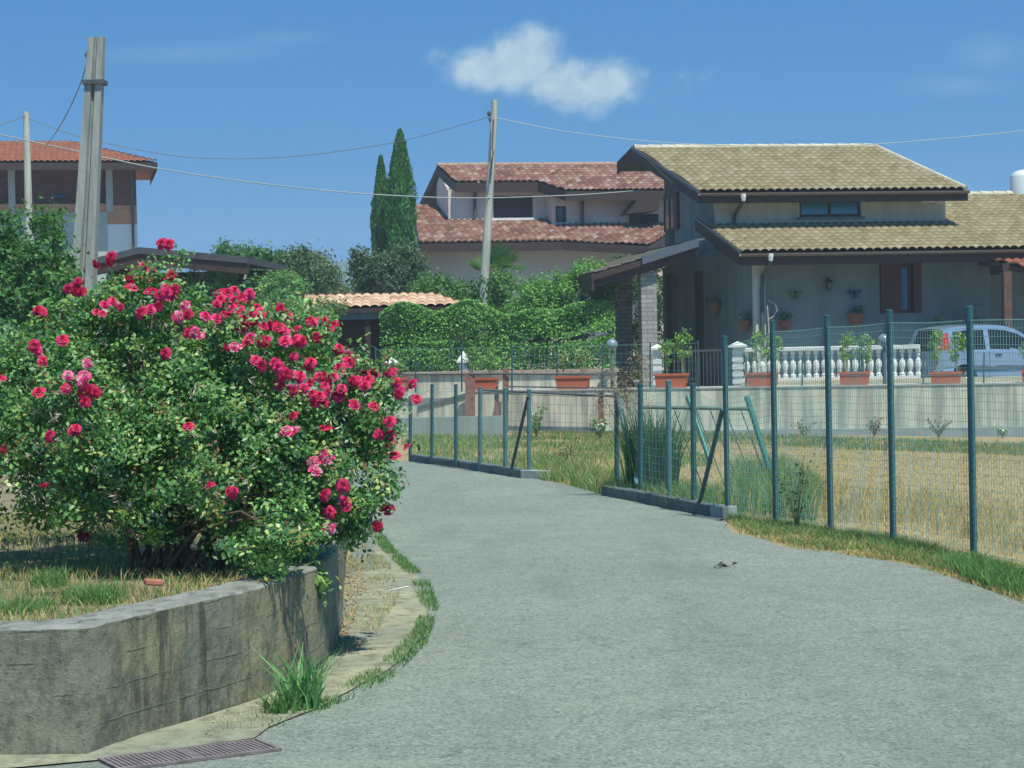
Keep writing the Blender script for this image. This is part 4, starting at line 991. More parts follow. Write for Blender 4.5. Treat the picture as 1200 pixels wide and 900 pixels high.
# side wall (left) of the ground floor, set askew under the side porch
uE_, _ = H.v(776, 400, 3.6); Eo = H.w(uC, VG, 0); Ee = H.w(uE_, 3.6, 0); dq = (Eo - Ee).normalized()
HQ = Frame.__new__(Frame); HQ.o = Eo; HQ.th = math.atan2(dq.y, dq.x); HQ.m = Matrix.Rotation(-HQ.th, 3, 'Z')
sideE = bpy.data.objects.new('side_wing', None); COL.objects.link(sideE); sideE.parent = eR; sideE.rotation_euler = (0, 0, HQ.th - H.th); sideE.location = (uC, VG, 0)
prof = [HQ.v(px, py, 0) for px, py in ((776, 314), (800, 306), (840, 292), (866, 302), (885.0, 303))]
prof[-1] = (-.004, prof[-1][1])
d0 = sorted([HQ.v(811, 380, 0)[0], HQ.v(825, 380, 0)[0]]); e0 = sorted([HQ.v(780, 380, 0)[0], HQ.v(795, 380, 0)[0]]); dz = HQ.v(818, 318, 0)[1]
def tp(u):
    return lerp_t([(a, b) for a, b in prof], u)
cuts = sorted(set([p[0] for p in prof] + d0 + e0)); mb = MB()
for a, b in zip(cuts, cuts[1:]):
    m_ = (a + b) / 2; z0 = dz if d0[0] < m_ < d0[1] or e0[0] < m_ < e0[1] else -.3
    if tp(m_) - z0 > .01: mb.prism([(a, 0, z0), (b, 0, z0), (b, .25, z0), (a, .25, z0)], [(a, 0, max(z0 + .005, tp(a))), (b, 0, max(z0 + .005, tp(b))), (b, .25, max(z0 + .005, tp(b))), (a, .25, max(z0 + .005, tp(a)))])
mb.build('side_wall', m_wallR, sideE)
for a, b in (d0, e0):
    d_ = MB(); d_.box(a, .1, 0, b, .15, dz)
    for i in range(10): z = .2 + i * (dz - .3) / 10; d_.box(a + .1, .08, z, b - .1, .0995, z + .09)
    d_.build('door', m_wood, sideE)
# corner column of the porch
c0, _ = H.v(886, 400, -2.75); c1, _ = H.v(898, 400, -2.75)
mb = MB(); mb.box(c0, -2.75, -.3, c1, -2.75 + (c1 - c0), gz(-2.7)); o = mb.build('porch_column', m_wallR2, eR); bevel(o, .01)
# downpipes
def hv(px, py, v): u, z = H.v(px, py, v); return (u, v, z)
mb = MB(); mb.tube([hv(871, 229, VF - .14), hv(871, 236, VF - .14), hv(861, 251, -.08), hv(860, 263, -.08)], .05, 8); mb.build('downpipe', m_pipe, eR, True)
mb = MB(); mb.tube([hv(903, 299, VE - .14), hv(903, 307, VE - .12), hv(894, 322, -2.83), hv(893, 345, -2.83), hv(894, 400, -2.83)], .055, 8); mb.build('downpipe', m_pipe, eR, True)
for px, py, v in ((871, 230, VF - .16), (903, 300, VE - .16)):
    q = hv(px, py, v); c = MB(); c.lathe([(.05, -.12), (.075, 0), (.075, .06)], q, 8); c.build('pipe_head', m_white, eR)
# floodlight bar at the upper right corner
q = hv(1098, 235, -.12); mb = MB(); mb.tube([hv(1080, 236, -.1), hv(1096, 236, -.1)], .03, 8); mb.box(q[0] - .02, q[1], q[2] - .08, q[0] + .18, q[1] + .11, q[2] + .06); mb.build('wall_floodlight', m_white, eR)
# chimney cap at the far right
q = H.roof(1196, 240, z1_, p1_, VE); cu = H.v(1199, 225, vR)[0]
mb = MB(); mb.lathe([(.36, -.3), (.36, .5), (.33, .56), (.22, .66), (.0, .70)], (cu, vR, zr + .02), 20); mb.build('chimney', m_flash if False else simple('pale_metal', (.62, .66, .68), .35, .1, 3, .05, .6), eR, True)
# dark verge of the adjoining roof
mb = MB(); a = hv(1183, 234, vR - .3); mb.prism([(a[0], a[1], a[2] - .02), (a[0] + 3, a[1] - 1.5, a[2] - 1.0), (a[0] + 3, a[1] - 1.2, a[2] - 1.0), (a[0], a[1] + .3, a[2] - .02)], [(a[0], a[1], a[2] + .16), (a[0] + 3, a[1] - 1.5, a[2] - .55), (a[0] + 3, a[1] - 1.2, a[2] - .55), (a[0], a[1] + .3, a[2] + .16)]); mb.build('side_verge', m_wood, eR)
# left side porch: roof sloping down to the left
zx = lambda px, py, v=-1.2: H.v(px, py, v)
(pu0, pz0), (pu1, pz1), (pu2, pz2) = zx(696, 321), zx(752, 305), zx(818, 284)
PV0, PV1 = -1.2, 4.2; sp = (pz2 - pz0) / (pu2 - pu0); print('porch', pu0, pz0, pu2, pz2, sp)
mb = MB(); mb.prism([(pu0, PV0, pz0 - .16), (pu2, PV0, pz2 - .16), (pu2, PV1, pz2 - .16), (pu0, PV1, pz0 - .16)], [(pu0, PV0, pz0), (pu2, PV0, pz2), (pu2, PV1, pz2), (pu0, PV1, pz0)]); mb.build('porch_roof', m_wood, eR)
mb = MB(); k_ = pu0
while k_ < pu2 - .05:
    z_ = pz0 + sp * (k_ - pu0); j = PV0
    while j < PV1 - .1:
        mb.add([(k_, j, z_ + .045), (k_ + .36, j, z_ + .02 + sp * .36), (k_ + .36, j + .11, z_ + .065 + sp * .36), (k_, j + .11, z_ + .09), (k_, j + .22, z_ + .045), (k_ + .36, j + .22, z_ + .02 + sp * .36)], [(0, 1, 2, 3), (3, 2, 5, 4), (0, 3, 4)]); j += .22
    k_ += .36
mb.build('porch_tiles', simple('tan_tile_plain', (.11, .10, .075), .85, .25, 5), eR)
mb = MB(); mb.prism([(pu1, PV0 - .08, pz1 - .11), (pu2, PV0 - .08, pz2 - .11), (pu2, PV0 - .004, pz2 - .11), (pu1, PV0 - .004, pz1 - .11)], [(pu1, PV0 - .08, pz1 + .10), (pu2, PV0 - .08, pz2 + .10), (pu2, PV0 - .004, pz2 + .10), (pu1, PV0 - .004, pz1 + .10)]); mb.build('porch_flashing', m_flash, eR)
mb = MB(); mb.box(pu0 - .06, PV0, pz0 - .42, pu0 - .004, PV1, pz0 + .02); 
for v_ in (PV0 + .12, 1.2, PV1 - .3): mb.prism([(pu0, v_, pz0 - .36), (pu2, v_, pz2 - .36), (pu2, v_ + .14, pz2 - .36), (pu0, v_ + .14, pz0 - .36)], [(pu0, v_, pz0 - .163), (pu2, v_, pz2 - .163), (pu2, v_ + .14, pz2 - .163), (pu0, v_ + .14, pz0 - .163)])
mb.build('porch_beams', m_wood, eR)
s0, _ = H.v(752, 370, -1.0); s1, _ = H.v(770, 370, -1.0); s2, _ = H.v(724, 370, 2.6); s3, _ = H.v(741, 370, 2.6)
for a, b, v_ in ((s0, s1, -1.0), (s2, s3, 2.6)):
    mb = MB(); mb.box(a, v_, -.3, b, v_ + (b - a), pz0 + sp * ((a + b) / 2 - pu0) - .37); mb.build('stone_pillar', m_stone, eR)
# porch floor / base and back screen
mb = MB(); mb.box(s0 - 1.2, -2.9, -.3, uFar, VG - .004, .05); mb.box(s2 - .5, VG + 0.0, -.3, uE_ + 1, 7, .04); mb.build('porch_floor', simple('porch_tile', (.34, .27, .22), .8, .15, 3), eR)
# right timber porch with red tiles
mb = MB(); b0 = hv(1143, 303, -3.0); b1 = hv(1158, 318, -3.6)
q1 = hv(1179, 318, -4.2); q2 = hv(1179, 380, -4.2)
mb.bar((q1[0], -4.2, -.3), (q1[0], -4.2, q1[2]), .2, .2); mb.build('timber_post', simple('reddish_timber', (.13, .07, .05), .7, .25, 8), eR)
mb = MB(); g0 = hv(1145, 303, VE + .3); mb.bar((g0[0], VE + .2, g0[2] - .05), (q1[0] + 3.4, -4.2, q1[2] - .42), .16, .24); mb.bar((g0[0] + .7, VE + 1.0, g0[2] - .3), (q1[0], -4.2, q1[2] + .1), .16, .2); mb.build('timber_beam', m_wood, eR)
rA, rB = hv(1156, 304, VE + .1), hv(1200, 316, -4.6)
sx_ = (rB[2] - rA[2]) / (rB[0] - rA[0])
mb = MB(); L_ = uFar; pts = [(rA[0], VE + .0, rA[2] - .02), (L_, VE + .0, rA[2] - .02), (L_, -5.2, rA[2] - .62), (rA[0] + 1.5, -5.2, rA[2] - .62)]
eP = eR
mb.prism([(a, b, c - .1) for a, b, c in pts], pts); mb.build('side_porch_roof', m_wood, eR)
tile_surface('side_porch_tiles', m_tile_new, eR, [(rA[0], VE - .02), (L_, VE - .02), (L_, -5.2), (rA[0] + 1.5, -5.2)], rA[2] - .62, .6 / 1.9, -5.2)

# things on its wall
def at(u, v, z): return H.w(u, v, z)
u_, z_ = H.v(971, 335, VG - .1); p = at(u_, VG, z_); e = empty('wall_lantern', p, H.th, 'small black lantern on the shaded front wall of the right house', 'lantern')
mb = MB(); mb.bar((0, 0, .16), (0, -.13, .18), .025); mb.bar((0, -.004, .05), (0, -.004, .22), .04, .02); mb.build('bracket', m_int, e)
mb = MB(); mb.lathe([(.03, -.14), (.06, -.10), (.09, .08), (.05, .10)], (0, -.14, 0), 6); mb.build('glass', m_glass, e); mb = MB(); mb.lathe([(.12, .101), (.03, .17), (.0, .20)], (0, -.14, 0), 6); mb.build('cap', m_int, e)
def butterfly(px, py, col, lab):
    u, z = H.v(px, py, VG - .03); e = empty('wall_ornament', at(u, VG - .02, z), H.th, lab, 'ornament'); 
    for s_ in (-1, 1):
        mb = MB(); q = [(a * .75, b * .75) for a, b in ((0, .02), (s_ * .20, .16), (s_ * .24, .02), (s_ * .10, -.03), (s_ * .16, -.15), (s_ * .04, -.12))]; mb.prism([(a, -.03 - abs(a) * .3, b) for a, b in q], [(a, -.01 - abs(a) * .3, b) for a, b in q]); mb.build('wing', col, e)
    mb = MB(); mb.tube([(0, -.03, -.13), (0, -.04, .08)], .02, 6); mb.build('body', m_int, e)
butterfly(932, 345, simple('olive_paint', (.14, .16, .07), .6, .3, 20), 'olive butterfly ornament on the shaded front wall, left of the lantern')
butterfly(1001, 344, simple('blue_paint', (.04, .09, .16), .6, .3, 20), 'blue butterfly ornament on the shaded front wall, right of the lantern')
def wall_pot(px, py, side, lab, r=.15):
    if side:
        u, z = HQ.v(px, py, -.17); p = HQ.w(u, -.17, z)
    else:
        u, z = H.v(px, py, VG - .17); p = at(u, VG - .17, z)
    e = empty('wall_pot', p, H.th, lab, 'flower pot', 'pots hung on the house walls'); mb = MB(); mb.lathe([(r * .6, -.16), (r, .05), (r * 1.1, .06), (r * 1.1, .10)], (0, 0, 0), 12); mb.build('pot', simple('old_terracotta', (.22, .11, .08), .85, .2, 9), e, True)
    foliage('foliage', [((0, 0, .16), (r * 1.2, r, .13))], 160, .07, GREEN, e, clump=.05, per=8)
wall_pot(837, 360, True, 'square looking terracotta pot with plant hung by the side door')
wall_pot(872, 380, False if False else True, 'dark hanging pot on the side wall near the porch column')
wall_pot(920, 380, False, 'dark hanging pot on the front wall right of the porch column')
wall_pot(1003, 372, False, 'hanging pot with a bushy plant under the blue butterfly', .2)
def floor_pot(px, Y_v, h, lab, r=.2, plant=.35, zf=.05, cols=GREEN):
    u, _ = H.v(px, 430, Y_v); e = empty('potted_plant', at(u, Y_v, zf), H.th, lab, 'potted plant'); mb = MB(); mb.lathe([(r * .7, 0), (r, h * .3), (r * 1.1, h * .3 + .001), (r * 1.1, h * .36), (r * .9, h * .36)], (0, 0, 0), 12); mb.build('pot', simple('old_terracotta', (.22, .11, .08), .85, .2, 9), e, True)
    foliage('foliage', [((0, 0, h * .7), (plant, plant * .8, h * .33))], 420, .09, cols, e, clump=.08, per=12)
floor_pot(1105, -2.3, 1.7, 'big dark leaved potted plant in the porch shade, right of the shuttered window', .25, .5)
floor_pot(1142, -2.3, 1.9, 'tall potted plant against the shaded front wall behind the car roof', .2, .28)
floor_pot(1085, -2.4, 1.3, 'low potted plant under the right shutter of the window', .2, .4)
# slender bare vine stem at the column
q0 = at(*hv(898, 412, -2.9)); mb = MB(); mb.tube([hv(900, 418, -2.95), hv(901, 385, -2.95), hv(899, 358, -2.95)], .03, 6, .015); mb.tube([hv(900, 352, -2.95), hv(908, 356, -2.95), hv(911, 364, -2.95), hv(905, 372, -2.95), hv(901, 374, -2.95)], .015, 6)
o = mb.build('bare_vine', simple('vine_bark', (.42, .38, .30), .8, .2, 12), None); o.location = H.o; o.rotation_euler = (0, 0, H.th); tag(o, 'bare pale vine stem curling beside the porch column', 'vine')

# ---------------------------------------------------------------- balustrade with two pillars
VB = .62   # behind wall front
ang = math.atan2(wdir.y, wdir.x); p0 = wl(880, VB + .9); p0.z = ZW
def UB(px, py=430, b=VB + .9): q = wlz(px, py, b); return (q - p0).dot(wdir), q.z - ZW
e = empty('balustrade', p0, ang, 'white balustrade of turned balusters with a cream plinth beside the car', 'balustrade')
u0, zt = UB(868, 406); u1, _ = UB(1078, 406); zt = UB(960, 406)[1]; zt2 = UB(960, 411)[1]; zb_ = UB(960, 442)[1]; zc = UB(960, 452)[1] - .1
mb = MB(); mb.box(u0, -.11, zt2, u1, .11, zt); bevel(mb.build('top_rail', m_white, e), .015)
mb = MB(); mb.box(u0, -.09, zb_ - .06, u1, .09, zb_); mb.build('bottom_rail', m_white, e)
mb = MB(); mb.box(u0, -.12, min(zc, -.2), u1 + 3.2, .12, zb_ - .062); mb.build('plinth', simple('cream_plinth', (.66, .58, .38), .85, .15, 2), e)
hB = zt2 - zb_; sp_ = UB(969.1)[0] - UB(960)[0]; x = u0 + .14; first = None
while x < u1:
    if first is None:
        mb = MB(); mb.lathe([(.065, 0), (.065, .06), (.035, .09), (.05, .16), (.075, .27), (.06, .37), (.034, hB - .22), (.03, hB - .16), (.05, hB - .13), (.032, hB - .10), (.06, hB - .06), (.06, hB)], (0, 0, 0), 12)
        first = mb.build('baluster', m_white, e, True); first.location = (x, 0, zb_)
    else:
        o = first.copy(); COL.objects.link(o); o.parent = e; o.location = (x, 0, zb_)
    x += sp_
def gate_pillar(px0, px1, ytop, ycap, ybot, lab):
    a, _ = UB(px0); b, _ = UB(px1); zt = UB((px0 + px1) / 2, ytop)[1]; zc = UB((px0 + px1) / 2, ycap)[1]; c = (a + b) / 2; w = (b - a) / 2
    e = empty('gate_pillar', p0 + wdir * c, ang, lab, 'pillar', 'white gate pillars'); mb = MB(); n = 7; h0 = -.3
    for i in range(n):
        z0 = h0 + (zc - h0) * i / n; mb.box(-w * .62, -w * .62, z0, w * .62, w * .62, z0 + (zc - h0) / n * .62); mb.box(-w * .5, -w * .5, z0 + (zc - h0) / n * .62, w * .5, w * .5, z0 + (zc - h0) / n)
    mb.build('shaft', m_white, e); mb = MB(); mb.box(-w, -w, zc + .001, w, w, zc + .05); mb.add([(-w * .95, -w * .95, zc + .051), (w * .95, -w * .95, zc + .051), (w * .95, w * .95, zc + .051), (-w * .95, w * .95, zc + .051), (0, 0, zt)], [(0, 1, 4), (1, 2, 4), (2, 3, 4), (3, 0, 4), (3, 2, 1, 0)]); mb.build('cap', m_white, e)
gate_pillar(763, 778, 403, 410, 440, 'white gate pillar with pyramid cap, left end of the driveway opening')
gate_pillar(855, 875, 400, 407, 440, 'white gate pillar with pyramid cap at the left end of the balustrade')
gate_pillar(537, 550, 411, 425, 440, 'small white pillar with pyramid cap before the hedge')
gate_pillar(452, 466, 419, 427, 440, 'small white pillar seen just right of the topmost right roses')
def globe_lamp(px, py, r, ybot, lab, back, lightc):
    p = wlz(px, py, back); z0 = ZW - .05; e = empty('globe_lamp', (p.x, p.y, z0), 0, lab, 'lamp', 'globe lamps on posts'); mb = MB(); mb.tube([(0, 0, 0), (0, 0, p.z - z0 - r)], .045, 10); mb.build('post', simple('blue_grey_paint', (.13, .17, .20), .5, .1), e, True)
    mb = MB(); n = 10; mb.lathe([(max(.002, r * math.sin(PI * i / n)), p.z - z0 - r * math.cos(PI * i / n)) for i in range(n + 1)], (0, 0, 0), 16); mb.build('globe', lightc, e, True)
globe_lamp(717, 404, .14, 440, 'glass globe lamp on a post in front of the hedge', .55, simple('milky_globe', (.20, .26, .28), .15, .1, 3, 0, .7))
globe_lamp(1036, 399, .15, 440, 'grey globe lamp on a post before the balustrade', .55, simple('milky_globe', (.20, .26, .28), .15, .1, 3, 0, .7))

# ---------------------------------------------------------------- planters along the wall top
PLC = [(.18, .36, .08), (.26, .44, .10), (.36, .48, .13), (.12, .26, .06)]
def planter(x0, x1, yt, yb, lab, plants):
    a = wlz(x0, yb, .2); b = wlz(x1, yb, .2); W = (b - a).length; c = (a + b) / 2; z = ZW + .001; hh = wlz(x0, yt, .2).z - ZW
    hh = max(.24, min(.34, hh)); e = empty('planter', (c.x, c.y, z), ang, lab, 'planter', 'terracotta planters along the wall top')
    mb = MB(); w = W / 2; d = .14; t_ = .02; k = .9
    out0 = [(-w * k, -d * k), (w * k, -d * k), (w * k, d * k), (-w * k, d * k)]; out1 = [(-w, -d), (w, -d), (w, d), (-w, d)]
    v = [(x, y, 0) for x, y in out0] + [(x, y, hh) for x, y in out1] + [(x * (1 - t_ / w), y * (1 - t_ / d), hh) for x, y in out1] + [(x * (1 - t_ / w) * k, y * (1 - t_ / d) * k, .03) for x, y in out1]
    f = [(3, 2, 1, 0)]
    for i in range(4):
        j = (i + 1) % 4; f += [(i, j, 4 + j, 4 + i), (4 + i, 4 + j, 8 + j, 8 + i), (8 + i, 8 + j, 12 + j, 12 + i)]
    mb.add(v, f); bevel(mb.build('box', m_pot, e), .006)
    rm = MB(); 
    for (xa, ya, xb, yb_) in ((-w - .02, -d - .02, w + .02, -d - .001), (-w - .02, d + .001, w + .02, d + .02), (-w - .02, -d - .0005, -w - .001, d + .0005), (w + .001, -d - .0005, w + .02, d + .0005)): rm.box(xa, ya, hh - .05, xb, yb_, hh + .004)
    rm.build('rim', m_pot, e)
    so = MB(); so.box(-w * .93, -d * .82, .04, w * .93, d * .82, hh - .04); so.build('soil', simple('pot_soil', (.07, .05, .035), .95, .3, 20), e)
    for (dx, ph, pr, kind) in plants:
        x = dx * w; st = MB(); n = 3 if kind != 'dry' else 2
        tips = []
        for i in range(n):
            tp = Vector((x + rng.uniform(-.06, .06), rng.uniform(-.03, .03), hh + ph * rng.uniform(.7, .95))); st.tube([(x, 0, hh - .05), Vector((x, 0, hh)).lerp(tp, .5) + Vector((rng.uniform(-.02, .02), 0, 0)), tp], .014, 5, .008); tips.append(tp)
        pl = st.build('stem', simple('green_stem', (.34, .30, .14), .8, .2, 20), e)
        lob = [((x, 0, hh + ph * .66), (pr, pr * .8, ph * .36)), ((x + .03, 0, hh + ph * .92), (pr * .8, pr * .7, ph * .2))]
        foliage('foliage', lob, int(420 if kind != 'dry' else 170), .085, PLC if kind != 'dry' else PLC[2:] + [(.4, .34, .14)], e, clump=.06, per=10, asp=.42)
m_pot = simple('terracotta_plastic', (.50, .13, .065), .55, .10, 5, .1, .4)
planter(458, 478, 441, 455, 'terracotta planter partly hidden by the rightmost roses', [(0, .3, .12, '')])
planter(546, 584, 443, 457, 'terracotta planter behind the thick rusty post, yellowish and green plants', [(-.65, .65, .14, ''), (.5, .6, .19, '')])
planter(652, 691, 441, 456, 'terracotta planter alone in front of the clipped hedge', [(-.55, .55, .11, 'dry'), (.6, .5, .16, 'dry')])
planter(768, 806, 438, 453, 'terracotta planter with two tall plants beside the left gate pillar', [(-.25, .70, .16, ''), (.72, .90, .22, '')])
planter(875, 912, 437, 453, 'terracotta planter in front of the porch column and left end of the balustrade', [(-.3, .85, .22, ''), (.7, .8, .22, '')])
planter(984, 1019, 436, 452, 'terracotta planter between second and third tall posts, in front of the balusters', [(-.5, .80, .17, ''), (.65, .75, .2, '')])
planter(1090, 1127, 436, 450, 'terracotta planter in front of the car rear wheel', [(-.55, .85, .16, ''), (.7, .75, .2, '')])
planter(1197, 1233, 434, 448, 'terracotta planter at the right edge beside the car door', [(-.4, .7, .2, '')])
# black iron gate in the opening between the pillars
a, _ = UB(790); b, _ = UB(850); e = empty('iron_gate', p0 + wdir * a, ang, 'dark iron gate of upright bars between the white pillars', 'gate')
zt = UB(800, 410)[1]; mb = MB(); n = 14
for i in range(n + 1): x = (b - a) * i / n; mb.tube([(x, 0, -.12), (x, 0, zt)], .011, 5)
mb.build('bars', m_dk, e); mb = MB(); mb.box(-.02, -.02, zt - .05, b - a + .02, .02, zt); mb.box(-.02, -.018, -.1, b - a + .02, .018, -.06); mb.build('frame', m_dk, e)

# ---------------------------------------------------------------- middle house, red tiles
H2 = Frame(600, 330, 73, R(10), YARD)
eM = empty('house', H2.o, H2.th, 'pale rendered house with weathered red tiled roofs behind the hedge and cypresses', 'house')
m_wallM = concrete('pinkish_render', (.74, .66, .55), (.55, .48, .40), None, 1.2, .45)
m_wallM2 = simple('pink_base_render', (.66, .55, .44), .9, .08, 1.2, .2)
def c2(x, y): return 400 + x / 3, 100 + y / 3
V0 = -.9
zE2 = H2.v(*c2(900, 372), V0 - .9)[1]; pm = .32; vE2 = V0 - .9
RM = lambda x, y: H2.roof(*c2(x, y), zE2, pm, vE2)
A1, B1 = RM(336, 284), RM(1170, 293); vrM = A1[1]; print('M ridge', A1, B1, 'eave z', zE2)
C1, D1, E1_, F1 = RM(1100, 366), RM(795, 382), RM(682, 330), RM(402, 342)
uRm = B1[0]; polyM = [F1, E1_, D1, (uRm, vE2), (uRm, vrM), (A1[0], vrM)]
tile_surface('roof_tiles', m_tile_red, eM, [(F1[0], F1[1]), (E1_[0], F1[1]), (D1[0], vE2), (uRm, vE2), (uRm, vrM), (A1[0], vrM)], zE2, pm, vE2)
q = [(F1[0], F1[1]), (E1_[0], F1[1]), (D1[0], vE2), (uRm, vE2), (uRm, vrM), (A1[0], vrM)]
mb = MB(); slab(mb, q[::1], zE2, pm, vE2, .32, .012); mb.build('roof_boards', m_wood, eM)
sm = lambda v: zE2 + pm * (v - vE2); zrM = sm(vrM)
BKD = 3.2; gu, gzv = H2.v(*c2(264, 440), vrM + BKD)
mb = MB(); mb.prism([(A1[0], vrM, zrM - .32), (uRm, vrM, zrM - .32), (uRm, vrM + BKD, gzv - .3), (gu, vrM + BKD, gzv - .3)], [(A1[0], vrM, zrM), (uRm, vrM, zrM), (uRm, vrM + BKD, gzv + .02), (gu, vrM + BKD, gzv + .02)]); mb.build('back_roof', m_wood, eM)
ridge(eM, A1[0], uRm, vrM, zrM + .02, m_tile_red)
# upper walls: bay at v=0 left part set back, right part forward
a0 = H2.v(*c2(376, 420), 0)[0]; a1 = H2.v(*c2(722, 420), 0)[0]; aR = H2.v(*c2(1300, 420), -.9)[0]
zlo = H2.v(*c2(600, 480), 0)[1] - .8
win = (H2.v(*c2(535, 430), 0)[0], H2.v(*c2(675, 430), 0)[0], H2.v(*c2(600, 466), 0)[1], H2.v(*c2(600, 387), 0)[1])
mb = MB(); wall_holes(mb, 'v', 0, .3, a0, a1, zlo, sm(0) - .34, [win]); mb.build('upper_wall', m_wallM, eM)
sh = MB(); sh.box(win[0] + .02, .12, win[2], win[1] - .02, .16, win[3]); nrow = 12
for i in range(nrow): z = win[2] + (win[3] - win[2]) * i / nrow; sh.box(win[0] + .04, .1, z + .01, win[1] - .04, .1195, z + (win[3] - win[2]) / nrow - .02)
sh.build('window', simple('rolled_shutter', (.045, .035, .04), .6, .2, 6), eM)
mb = MB(); mb.box(win[0] - .1, -.1, win[2] - .09, win[1] + .1, -.003, win[2] - .003); mb.build('window_sill', m_white, eM)
w2 = (H2.v(*c2(753, 450), -.9)[0], H2.v(*c2(791, 450), -.9)[0], H2.v(*c2(770, 482), -.9)[1], H2.v(*c2(770, 424), -.9)[1])
mb = MB(); wall_holes(mb, 'v', -.9, .3, a1 + .0, aR, zlo, sm(-.9) - .34, [w2]); mb.box(a1, -.598, zlo, a1 + .3, -.002, sm(-.6) - .34); mb.build('front_bay_wall', m_wallM, eM)
window(eM, m_wood, 'v', -.9, *w2, 1, .08, .08)
mb = MB(); pws = [(a0, .3005), (a0, vrM), (a0, vrM + .8)]
mb.prism([(a0, .3005, zlo), (a0 + .3, .3005, zlo), (a0 + .3, vrM, zlo), (a0, vrM, zlo)], [(a0, .3005, sm(.3) - .34), (a0 + .3, .3005, sm(.3) - .34), (a0 + .3, vrM, zrM - .34), (a0, vrM, zrM - .34)])
mb.prism([(a0, vrM, zlo), (a0 + .3, vrM, zlo), (a0 + .3, vrM + .8, zlo), (a0, vrM + .8, zlo)], [(a0, vrM, zrM - .34), (a0 + .3, vrM, zrM - .34), (a0 + .3, vrM + .8, gzv - .3), (a0, vrM + .8, zrM - .6)])
mb.build('gable_wall', m_wallM, eM)
def h2(x, y, v): u, z = H2.v(*c2(x, y), v); return (u, v, z)
mb = MB(); mb.tube([h2(482, 338, -.4), h2(478, 355, -.15), h2(470, 372, -.1), h2(469, 478, -.1)], .06, 8); mb.build('downpipe', m_pipe, eM, True)
mb = MB(); mb.tube([h2(862, 385, -1.4), h2(858, 400, -1.1), h2(848, 408, -1.0), h2(847, 526, -1.0)], .06, 8); mb.build('downpipe', m_pipe, eM, True)
mb = MB(); zs = H2.v(*c2(900, 523), -.95)[1]; mb.box(a1 + .05 + .9, -.96, zs - .0, aR, -.903, zs + .12); mb.build('sunlit_base_strip', m_white, eM)  # white strip painting in the sunlit foot of the shaded wall
# little dark canopy with opening at the right
q0, q1, q2, q3, q4 = h2(1005, 452, -2.0), h2(1045, 400, -2.0), h2(1115, 400, -2.0), h2(1115, 440, -2.0), h2(1020, 470, -2.0)
mb = MB(); mb.prism([(q[0], -2.0, q[2]) for q in (q0, q1, q2, q3)], [(q[0], -.904, q[2]) for q in (q0, q1, q2, q3)]); mb.build('side_canopy', m_wood, eM)
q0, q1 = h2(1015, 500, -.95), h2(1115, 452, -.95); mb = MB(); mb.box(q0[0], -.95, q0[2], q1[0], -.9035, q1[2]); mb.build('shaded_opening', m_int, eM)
# lower roof
vL0 = -3.6; zL = H2.v(*c2(600, 552), vL0)[1]; zTopL = H2.v(*c2(560, 478), 0)[1]; pL = (zTopL - zL) / (0 - vL0); print('M lower pitch', pL)
zR_ = H2.v(*c2(950, 574), vL0 - .9)[1]
uL0 = H2.v(*c2(272, 520), vL0)[0]; uLk = H2.v(*c2(780, 552), vL0)[0]; uLr = H2.v(*c2(1062, 572), vL0 - .9)[0]; tl = H2.roof(*c2(268, 447), zL, pL, vL0)
sq = lambda v: zL + pL * (v - vL0)
tile_surface('lower_roof_tiles', m_tile_red, eM, [(uL0, vL0), (uLk, vL0), (uLr + .2, vL0 - .9), (uLr + 2.4, -.9), (a1 + .3, -.9), (a1 + .299, 0), (a0, 0), (a0 - .01, 3.0), (tl[0], 3.0)], zL, pL, vL0)
q = [(uL0, vL0), (uLk, vL0), (uLr + .2, vL0 - .9), (uLr + 2.4, -.9), (a1, -.9), (a1, 0), (a0, 0), (a0, 3.0), (tl[0], 3.0)]
mb = MB(); slab(mb, [(uL0, vL0), (uLk, vL0), (uLk, -.9), (a0, -.9), (a0, 3), (tl[0], 3)], zL, pL, vL0, .28, .012); slab(mb, [(uLk + .002, vL0), (uLr + .2, vL0 - .9), (uLr + 2.4, -.904), (uLk + .002, -.904)], zL, pL, vL0, .28, .012); mb.build('lower_roof_boards', m_wood, eM)
w3 = H2.v(*c2(282, 600), -2.4)[0]
mb = MB(); mb.box(w3, -2.6, -.3, uLr + 2.0, -2.3, sq(-2.6) - .30); mb.box(w3, -2.298, -.3, w3 + .3, 4, sq(-2.3) - .3); mb.build('lower_wall', m_wallM2, eM)

# ---------------------------------------------------------------- left house, unfinished brick
def c1(x, y): return x / 3, y / 3
H3 = Frame(80, 300, 78, R(12), YARD)
eL = empty('house', H3.o, H3.th, 'unfinished brick house with new red tiled roof behind the left trees', 'house')
vE3 = -1.4; zE3 = H3.v(*c1(150, 572), vE3)[1]; ridge_v = H3.roof(*c1(120, 502), zE3, .28, vE3)
print('L ridge', ridge_v); uX = H3.v(*c1(554, 584), vE3)[0]; uN = H3.v(*c1(-500, 565), vE3)[0]; rX = H3.roof(*c1(248, 507), zE3, .28, vE3)
vr3 = ridge_v[1]; 
tile_surface('roof_tiles', m_tile_new, eL, [(uN, vE3), (uX, vE3), (rX[0], vr3), (uN, vr3)], zE3, .28, vE3)
mb = MB(); slab(mb, [(uN, vE3), (uX, vE3), (rX[0], vr3), (uN, vr3)], zE3, .28, vE3, .26, .012); mb.build('roof_boards', m_wood, eL)
